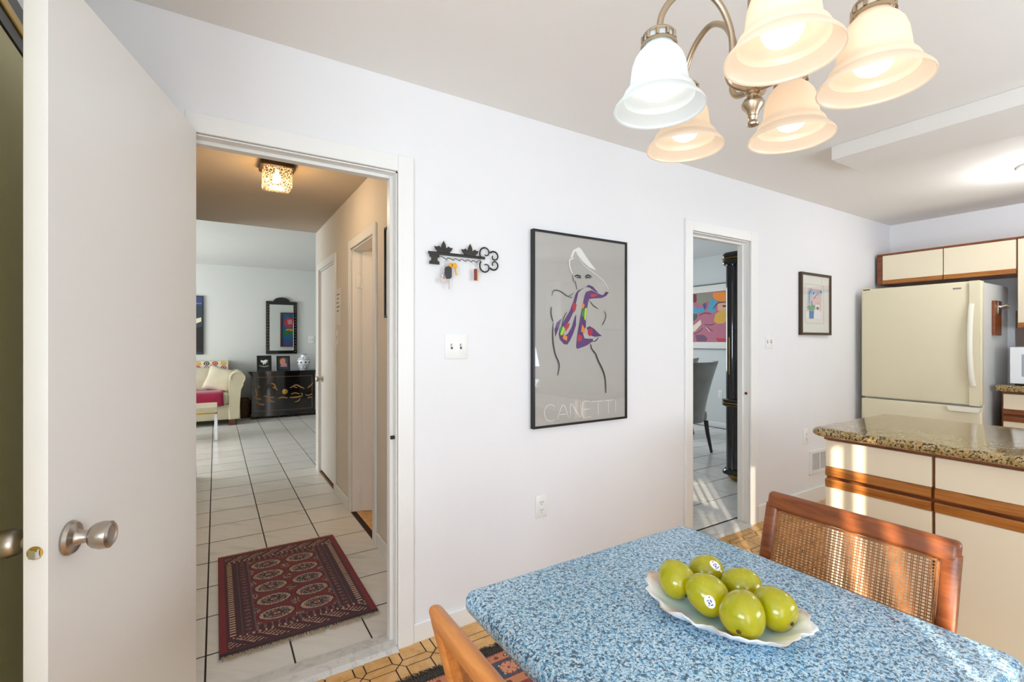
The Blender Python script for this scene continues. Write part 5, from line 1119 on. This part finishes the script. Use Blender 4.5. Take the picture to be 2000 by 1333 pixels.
MB().lathe(vp, seg=36, close=False).build('body', 'porcelain', va)
mb = MB()
for z0, z1 in ((0.014, 0.022), (0.085, 0.092), (0.178, 0.186), (0.274, 0.283)):
    def rad(z):
        for (r0, a0), (r1, a1) in zip(vp, vp[1:]):
            if a0 <= z <= a1 and a1 > a0: return r0+(r1-r0)*(z-a0)/(a1-a0)
        return 0.05
    mb.lathe([(rad(z0)+0.0008, z0), (rad((z0+z1)/2)+0.0012, (z0+z1)/2), (rad(z1)+0.0008, z1)], seg=36, close=False)
for k in range(9):
    a = 2*PI*k/9
    for z_, rr__ in ((0.135, 0.017), (0.205, 0.013), (0.055, 0.012)):
        r = rad(z_)+0.0008; a2 = a+(0.3 if z_ != 0.135 else 0)
        c = Vector((r*math.cos(a2), r*math.sin(a2), z_)); tx = Vector((-math.sin(a2), math.cos(a2), 0)); n__ = Vector((math.cos(a2), math.sin(a2), 0))
        vs_ = [mb.bm.verts.new(c+n__*0.001+tx*rr__*(1+0.35*math.cos(5*b))*math.cos(b)+Vector((0, 0, 1))*rr__*(1+0.35*math.cos(5*b))*math.sin(b)) for b in [2*PI*q_/20 for q_ in range(20)]]
        mb.bm.faces.new(vs_)
mb.build('blue_painting', 'print_vaseblue', va)
plate('wall_outlet', 'small double wall jack plate right of the mirror', 'outlet', (1.53, 9.6, 1.352), 0.115, 0.125, 'switch2')
lp = thing('wall_painting', 'dark slate painting with diagonal cream band above the sofa', 'painting', (-0.75, 9.6, 1.59))
MB().box(-0.58, 0.575, -0.035, 0, -0.492, 0.492, 0.003).build('canvas', 'black_frame', lp, smooth=False)
flat_art('picture', [('navy', [(-0.56, 0.30), (0.56, 0.33), (0.56, 0.475), (-0.56, 0.475)]), ('cream', [(-0.5, -0.4), (0.2, -0.10), (0.545, 0.06), (0.545, 0.13), (0.2, 0.02), (-0.5, -0.25)]), ('black', [(0.1, -0.45), (0.56, -0.45), (0.56, -0.02), (0.4, -0.08)])], [('lightslate', 0.010, [(-0.5, 0.38), (0, 0.375), (0.55, 0.365)]), ('lightslate', 0.008, [(0.3, -0.42), (0.45, -0.41)])], lp, lambda u, v, d: (u, -0.0355-d, v), base=('slate', (-0.57, 0.565, -0.482, 0.482)))
# sofa
sf = thing('sofa', 'cream sofa with rolled arm at the left of the living room', 'sofa', (-0.75, 8.62, 0.006))
SX = 1.0
def arm(sg):
    cx_ = sg*(SX+0.02)
    prof = [(cx_-sg*0.10, 0.09), (cx_+sg*0.06, 0.09), (cx_+sg*0.055, 0.35), (cx_+sg*0.070, 0.55)]+[(cx_+sg*(0.025+0.112*math.cos(a)), 0.725+0.112*math.sin(a)) for a in [math.radians(d) for d in range(-55, 186, 20)]]+[(cx_-sg*0.095, 0.60)]
    mb = MB().prism(prof, 'y', 0.0, 0.86); bmesh.ops.bevel(mb.bm, geom=[e for e in mb.bm.edges if abs(e.verts[0].co.y-e.verts[1].co.y) < 1e-5], offset=0.018, segments=3, affect='EDGES')
    mb.build('arm', 'fabric_cream', sf, ang=50)
    MB().tube([(cx_+sg*(0.025+0.098*math.cos(a)), -0.004, 0.725+0.098*math.sin(a)) for a in [math.radians(d) for d in range(-50, 200, 10)]], 0.006, 8).build('piping', 'pillow_fabric', sf)
arm(1); arm(-1)
MB().box(-SX+0.05, SX-0.05, 0.02, 0.84, 0.09, 0.33, 0.02, 3).build('base', 'fabric_cream', sf, ang=50)
MB().box(-SX+0.06, SX-0.06, 0.60, 0.93, 0.30, 0.93, 0.07, 5).build('backrest', 'fabric_cream', sf, ang=60)
for x0, x1 in ((-SX+0.07, -0.01), (0.01, SX-0.07)): MB().box(x0, x1, 0.01, 0.64, 0.33, 0.50, 0.045, 4).build('seat_cushion', 'fabric_cream', sf, ang=60)
for x_ in (-0.92, 0.97):
    for y_2 in (0.05, 0.80): MB().prism([(x_-0.045, 0.0+y_2-0.03), (x_+0.045, y_2-0.03), (x_+0.045, y_2+0.05), (x_-0.045, y_2+0.05)], 'z', 0, 0.092).build('leg', 'foot_wood', sf, smooth=False)
def pillow(name, label, loc, sz, rx, ry, rz_, mat, group):
    t_ = thing(name, label, 'pillow', loc, 0, group); bm = bmesh.new(); n = 14; tops = {}
    for sgn in (1, -1):
        for i in range(n+1):
            for j in range(n+1):
                u, v = -1+2*i/n, -1+2*j/n
                if sgn == -1 and (i in (0, n) or j in (0, n)): tops[(sgn, i, j)] = tops[(1, i, j)]; continue
                e = (1-u**4)*(1-v**4); z = sgn*sz[2]*0.5*max(0, e)**0.5
                k = 1-0.10*(1-abs(u))*abs(v)**3; k2 = 1-0.10*(1-abs(v))*abs(u)**3
                tops[(sgn, i, j)] = bm.verts.new((u*sz[0]/2*k2, v*sz[1]/2*k, z))
    for sgn in (1, -1):
        for i in range(n):
            for j in range(n):
                try: bm.faces.new((tops[(sgn, i, j)], tops[(sgn, i+1, j)], tops[(sgn, i+1, j+1)], tops[(sgn, i, j+1)]))
                except ValueError: pass
    bmesh.ops.recalc_face_normals(bm, faces=bm.faces[:]); me = bpy.data.meshes.new('cushion'); bm.to_mesh(me); bm.free(); me.materials.append(M[mat])
    for p in me.polygons: p.use_smooth = True
    me.transform(Matrix.Rotation(rz_, 4, 'Z') @ Matrix.Rotation(ry, 4, 'Y') @ Matrix.Rotation(rx, 4, 'X')); o = bpy.data.objects.new('cushion', me); COL.objects.link(o); o.parent = t_
pillow('sofa_pillow', 'beige pillow farther left on the sofa, beside the doorway edge', (-0.27, 9.06, 0.715), (0.42, 0.42, 0.15), math.radians(74), math.radians(8), math.radians(4), 'pillow_fabric', 'beige pillows on the sofa')
pillow('sofa_pillow', 'beige pillow leaning into the corner by the rolled sofa arm', (0.055, 8.98, 0.705), (0.40, 0.40, 0.15), math.radians(72), math.radians(16), math.radians(-12), 'pillow_fabric', 'beige pillows on the sofa')
th_ = thing('red_throw', 'crimson throw blanket with pale stripe spread over the sofa seat', 'blanket', (-0.50, 8.62, 0.0))
xs = [-0.60+1.20*k/24 for k in range(25)]
path = [(0.62, 0.515), (0.40, 0.518), (0.15, 0.517), (0.02, 0.512), (-0.008, 0.495), (-0.012, 0.44), (-0.011, 0.36), (-0.012, 0.32)]
def cloth_strip(name, mat, parent, xs, path, off, wob, th__=0.008):
    bm = bmesh.new(); G = [[bm.verts.new((x+(0.10*max(0, (0.42-z))*(1 if x > 0.5 else 0)), y-off*(1 if z < 0.5 else 0), z+off*(1 if z > 0.5 else 0)+wob*math.sin(11*x+7*y))) for x in xs] for y, z in path]
    for A, B in zip(G, G[1:]):
        for k in range(len(xs)-1): bm.faces.new((A[k], A[k+1], B[k+1], B[k]))
    me = bpy.data.meshes.new(name); bm.to_mesh(me); bm.free(); me.materials.append(M[mat]); o = bpy.data.objects.new(name, me); COL.objects.link(o); o.parent = parent
    for p in me.polygons: p.use_smooth = True
    m = o.modifiers.new('solid', 'SOLIDIFY'); m.thickness = th__; m.offset = 1 if False else -1; return o
cl_ = cloth_strip('cloth', 'throw_red', th_, xs, path, 0.012, 0.003)
cloth_strip('stripe', 'throw_stripe', th_, xs, [(-0.0245, 0.415), (-0.0245, 0.402)], 0.002, 0.003, 0.002)
cloth_strip('stripe', 'throw_stripe', th_, xs, [(-0.0245, 0.390), (-0.0245, 0.384)], 0.002, 0.003, 0.002)
af = thing('crochet_blanket', 'white crochet blanket with colourful flower squares over the sofa back', 'blanket', (-0.5, 9.15, 0.0))
mb = MB(); mb.box(-0.9, 0.68, 0.045, 0.065, 0.72, 0.985, 0.006).box(-0.9, 0.68, 0.065, 0.44, 0.968, 0.988, 0.006).build('knit', 'print_cream', af, smooth=False)
fl_cols = ['mauve', 'slate', 'artred', 'yellow', 'maroon', 'mauve', 'navy', 'rose']
kk = 0
for r_, z_ in ((0, 0.955), (1, 0.885), (2, 0.80)):
    for i in range(9):
        cxx = 0.61-0.118*i; kk += 1; c_n = (['yellow', 'artred', 'slate', 'yellow'] if r_ == 0 else ['rose', 'navy', 'mauve', 'artred'] if r_ == 1 else ['slate', 'mauve', 'yellow', 'rose'])[i % 4]
        if i > 5: continue
        mb = MB(); ctr = Vector((cxx, 0.0445, z_))
        n_ = 10
        for pz in range(n_):
            a = 2*PI*pz/n_; c2 = ctr+Vector((0.033*math.cos(a), 0, 0.026*math.sin(a)))
            mb.sphere(c2, 0.0115, 0.004, 0.009, 8)
        mb.sphere(ctr, 0.016, 0.006, 0.013, 8); mb.build('crochet_flower', 'print_'+c_n, af)
# coffee table
ct = thing('coffee_table', 'low stone-topped coffee table with chrome legs in front of the sofa', 'table', (0.02, 7.38, 0.006))
MB().box(-1.0, 0.0, 0.0, 0.60, 0.375, 0.445, 0.004).build('tabletop', 'travertine', ct, smooth=False)
MB().box(-0.97, -0.02, 0.02, 0.58, 0.355, 0.3748).build('under_frame', 'brass', ct, smooth=False)
for x_ in (-0.96, -0.035):
    for y_2 in (0.012, 0.555):
        MB().box(x_, x_+0.038, y_2, y_2+0.034, 0, 0.356, 0.003).build('leg', 'chrome', ct, smooth=False)
bk = thing('wicker_basket', 'brown wicker basket standing between the sofa and the black chest', 'basket', (0.418, 9.44, 0.006))
mb = MB().lathe([(0, 0.0), (0.085, 0.0), (0.095, 0.03), (0.102, 0.15), (0.092, 0.27), (0.076, 0.33), (0.070, 0.33), (0.085, 0.26), (0.092, 0.15), (0.0, 0.03)], seg=22, close=False); mb.build('basket_body', 'wicker', bk, ang=60)
for z in (0.04, 0.10, 0.16, 0.22, 0.28): 
    r = 0.104 if z < 0.2 else 0.098 if z < 0.25 else 0.091
    MB().tube([(r*math.cos(a), r*math.sin(a), z) for a in [2*PI*k/22 for k in range(23)]], 0.006, 6, caps=False).build('wicker_band', 'wicker', bk)

# ================================================================== DINING ROOM
dp = thing('framed_painting', 'large colourful abstract painting with white mat on the dining room wall', 'painting', (6.5, 4.8, 1.695), -PI/2)
# local x runs along -Y after the turn
frame(dp, 1.50, 1.000, 0.010, 0.03, 'black_frame')
MB().box(-0.741, 0.741, -0.020, -0.002, -0.491, 0.491).build('mat_board', 'print_matwhite', dp, smooth=False)
flat_art('canvas', DINING_POLYS, DINING_STROKES, dp, lambda u, v, d: (-u, -0.0202-d, v), base=('rose', (-0.62, 0.62, -0.39, 0.385)))
plate('wall_outlet', 'white outlet low on the dining room wall under the painting', 'outlet', (6.5, 4.46, 0.515), 0.075, 0.125, 'outlet', -PI/2)
def dining_chair(label, loc, rz, group='upholstered dining chairs'):
    c_ = thing('dining_chair', label, 'chair', loc, rz, group)
    # faces local +y; back at y=0 curving round and flaring to the top
    bm = bmesh.new(); nz, na = 12, 14; out, inn = [], []
    for i in range(nz+1):
        t = i/nz; z = 0.36+0.71*t; hw = 0.225+0.055*t**1.6; lean = -0.13*t**1.3; dep = 0.13*(1-0.55*t)
        ro, ri = [], []
        for j in range(na+1):
            s_ = -1+2*j/na; x = hw*math.sin(s_*PI/2*0.98); y = lean+dep*(1-math.cos(s_*PI/2*0.98))*1.3; zt = z+(0.012*(abs(s_)**2)*t)
            ro.append(bm.verts.new((x, y, zt))); ri.append(bm.verts.new((x*(1-0.055/hw*0.8), y+0.055*(1-0.35*t), zt)))
        out.append(ro); inn.append(ri)
    for G, fl in ((out, 0), (inn, 1)):
        for A, B in zip(G, G[1:]):
            for k in range(na): bm.faces.new((A[k], A[k+1], B[k+1], B[k]) if not fl else (A[k], B[k], B[k+1], A[k+1]))
    for i in range(nz):
        for j in (0, na): bm.faces.new((out[i][j], out[i+1][j], inn[i+1][j], inn[i][j]))
    for i in (0, nz):
        for k in range(na): bm.faces.new((out[i][k], out[i][k+1], inn[i][k+1], inn[i][k]))
    bmesh.ops.recalc_face_normals(bm, faces=bm.faces[:]); me = bpy.data.meshes.new('backrest'); bm.to_mesh(me); bm.free(); me.materials.append(M['velvet_grey'])
    for p in me.polygons: p.use_smooth = True
    o = bpy.data.objects.new('backrest', me); COL.objects.link(o); o.parent = c_
    MB().box(-0.225, 0.225, 0.03, 0.50, 0.36, 0.49, 0.04, 4).build('seat', 'velvet_grey', c_, ang=60)
    for sx_ in (-1, 1):
        MB().tube([(sx_*0.19, 0.04, 0.37), (sx_*0.195, 0.02, 0.22), (sx_*0.20, -0.03, 0.0)], [0.026, 0.023, 0.015], 10).build('leg', 'dark_wood', c_)
        MB().tube([(sx_*0.19, 0.46, 0.37), (sx_*0.19, 0.47, 0.0)], [0.024, 0.015], 10).build('leg', 'dark_wood', c_)
    return c_
dining_chair('grey velvet dining chair nearer the doorway, its curved back towards us', (4.76, 3.55, 0.006), 0.0)
dining_chair('grey velvet dining chair farther back, only its top edge showing behind the first', (5.52, 4.38, 0.006), 0.0)
cb = thing('display_cabinet', 'tall black lacquer display cabinet with gold bands behind the second doorway', 'cabinet', (4.13, 2.08, 0.006))
MB().tube([(0.055, 0.665, 0.10), (0.055, 0.665, 2.04)], 0.055, 24).build('corner_column', 'lacquer_cabinet', cb)
MB().tube([(0.78, 0.665, 0.10), (0.78, 0.665, 2.04)], 0.055, 24).build('corner_column', 'lacquer_cabinet', cb)
MB().box(0.02, 0.82, 0.005, 0.03, 0.10, 2.04).box(0.01, 0.07, 0.03, 0.09, 0.10, 2.04).box(0.77, 0.82, 0.03, 0.09, 0.1, 2.04).box(0.02, 0.80, 0.60, 0.70, 0.10, 0.70).box(0.012, 0.03, 0.09, 0.62, 0.10, 0.72).build('carcass', 'lacquer_cabinet', cb, smooth=False)
for z_, h_ in ((2.04, 0.055), (2.10, 0.055), (0.695, 0.03), (0.735, 0.03), (0.055, 0.05)):
    mb = MB(); slab(mb, lambda i: rrect(-0.03+i, 0.86-i, 0.005, 0.75-i, 0.075), [(0.010, z_), (0.0, z_+h_*0.3), (0.0, z_+h_*0.7), (0.010, z_+h_)]) if z_ != 0.055 else slab(mb, lambda i: rrect(-0.03+i, 0.86-i, 0.005, 0.75-i, 0.075), [(0.0, z_), (0.0, z_+h_*0.4), (0.020, z_+h_)])
    mb.build('moulding', 'lacquer_cabinet', cb, ang=50)
for z_ in (2.094, 0.7245): 
    mb = MB(); slab(mb, lambda i: rrect(-0.033+i, 0.863-i, 0.005, 0.753-i, 0.078), [(0.0, z_), (0.0, z_+0.010)]); mb.build('gold_band', 'gold_trim', cb, ang=50)
mb = MB(); slab(mb, lambda i: rrect(0.0+i, 0.83-i, 0.02, 0.73-i, 0.06), [(0.03, 0.0), (0.0, 0.054)]); mb.build('gold_base', 'gold_trim', cb, ang=50)
MB().box(0.018, 0.022, 0.09, 0.61, 0.77, 2.04).build('side_glass', 'picture_glass', cb, smooth=False)
for z_ in (1.10, 1.42, 1.74): MB().box(0.03, 0.80, 0.03, 0.70, z_, z_+0.008).build('glass_shelf', 'picture_glass', cb, smooth=False)
MB().box(0.012, 0.026, 0.09, 0.61, 1.418, 1.430).build('shelf_edge', 'lacquer_cabinet', cb, smooth=False)
MB().tube([(0.0, 0.66, 1.0), (0.0, 0.66, 1.35)], 0.004, 8).build('gold_strip', 'gold_trim', cb)
# vertical blinds of the patio door, turned part-open
bl = thing('vertical_blinds', 'vertical blinds of the patio door behind the photographer', 'blinds', (-0.86, -1.44, 0))
MB().box(-0.05, 0.94, -0.03, 0.03, 2.09, 2.13, 0.003).build('headrail', 'trim_paint', bl, smooth=False)
me = None; th0 = math.radians(14.5)
for i in range(12):
    mb = MB().box(-0.0445, 0.0445, -0.0012, 0.0012, 0.03, 2.09)
    o = mb.build('blind_slat', 'blind_white', bl, smooth=False) if me is None else bpy.data.objects.new('blind_slat', me)
    if me is None: me = o.data
    else: COL.objects.link(o); o.parent = bl; mb.bm.free()
    o.location = (-0.065+0.09*i, 0, 0); o.rotation_euler = (0, 0, 0.0 if i in (7, 8) else th0)
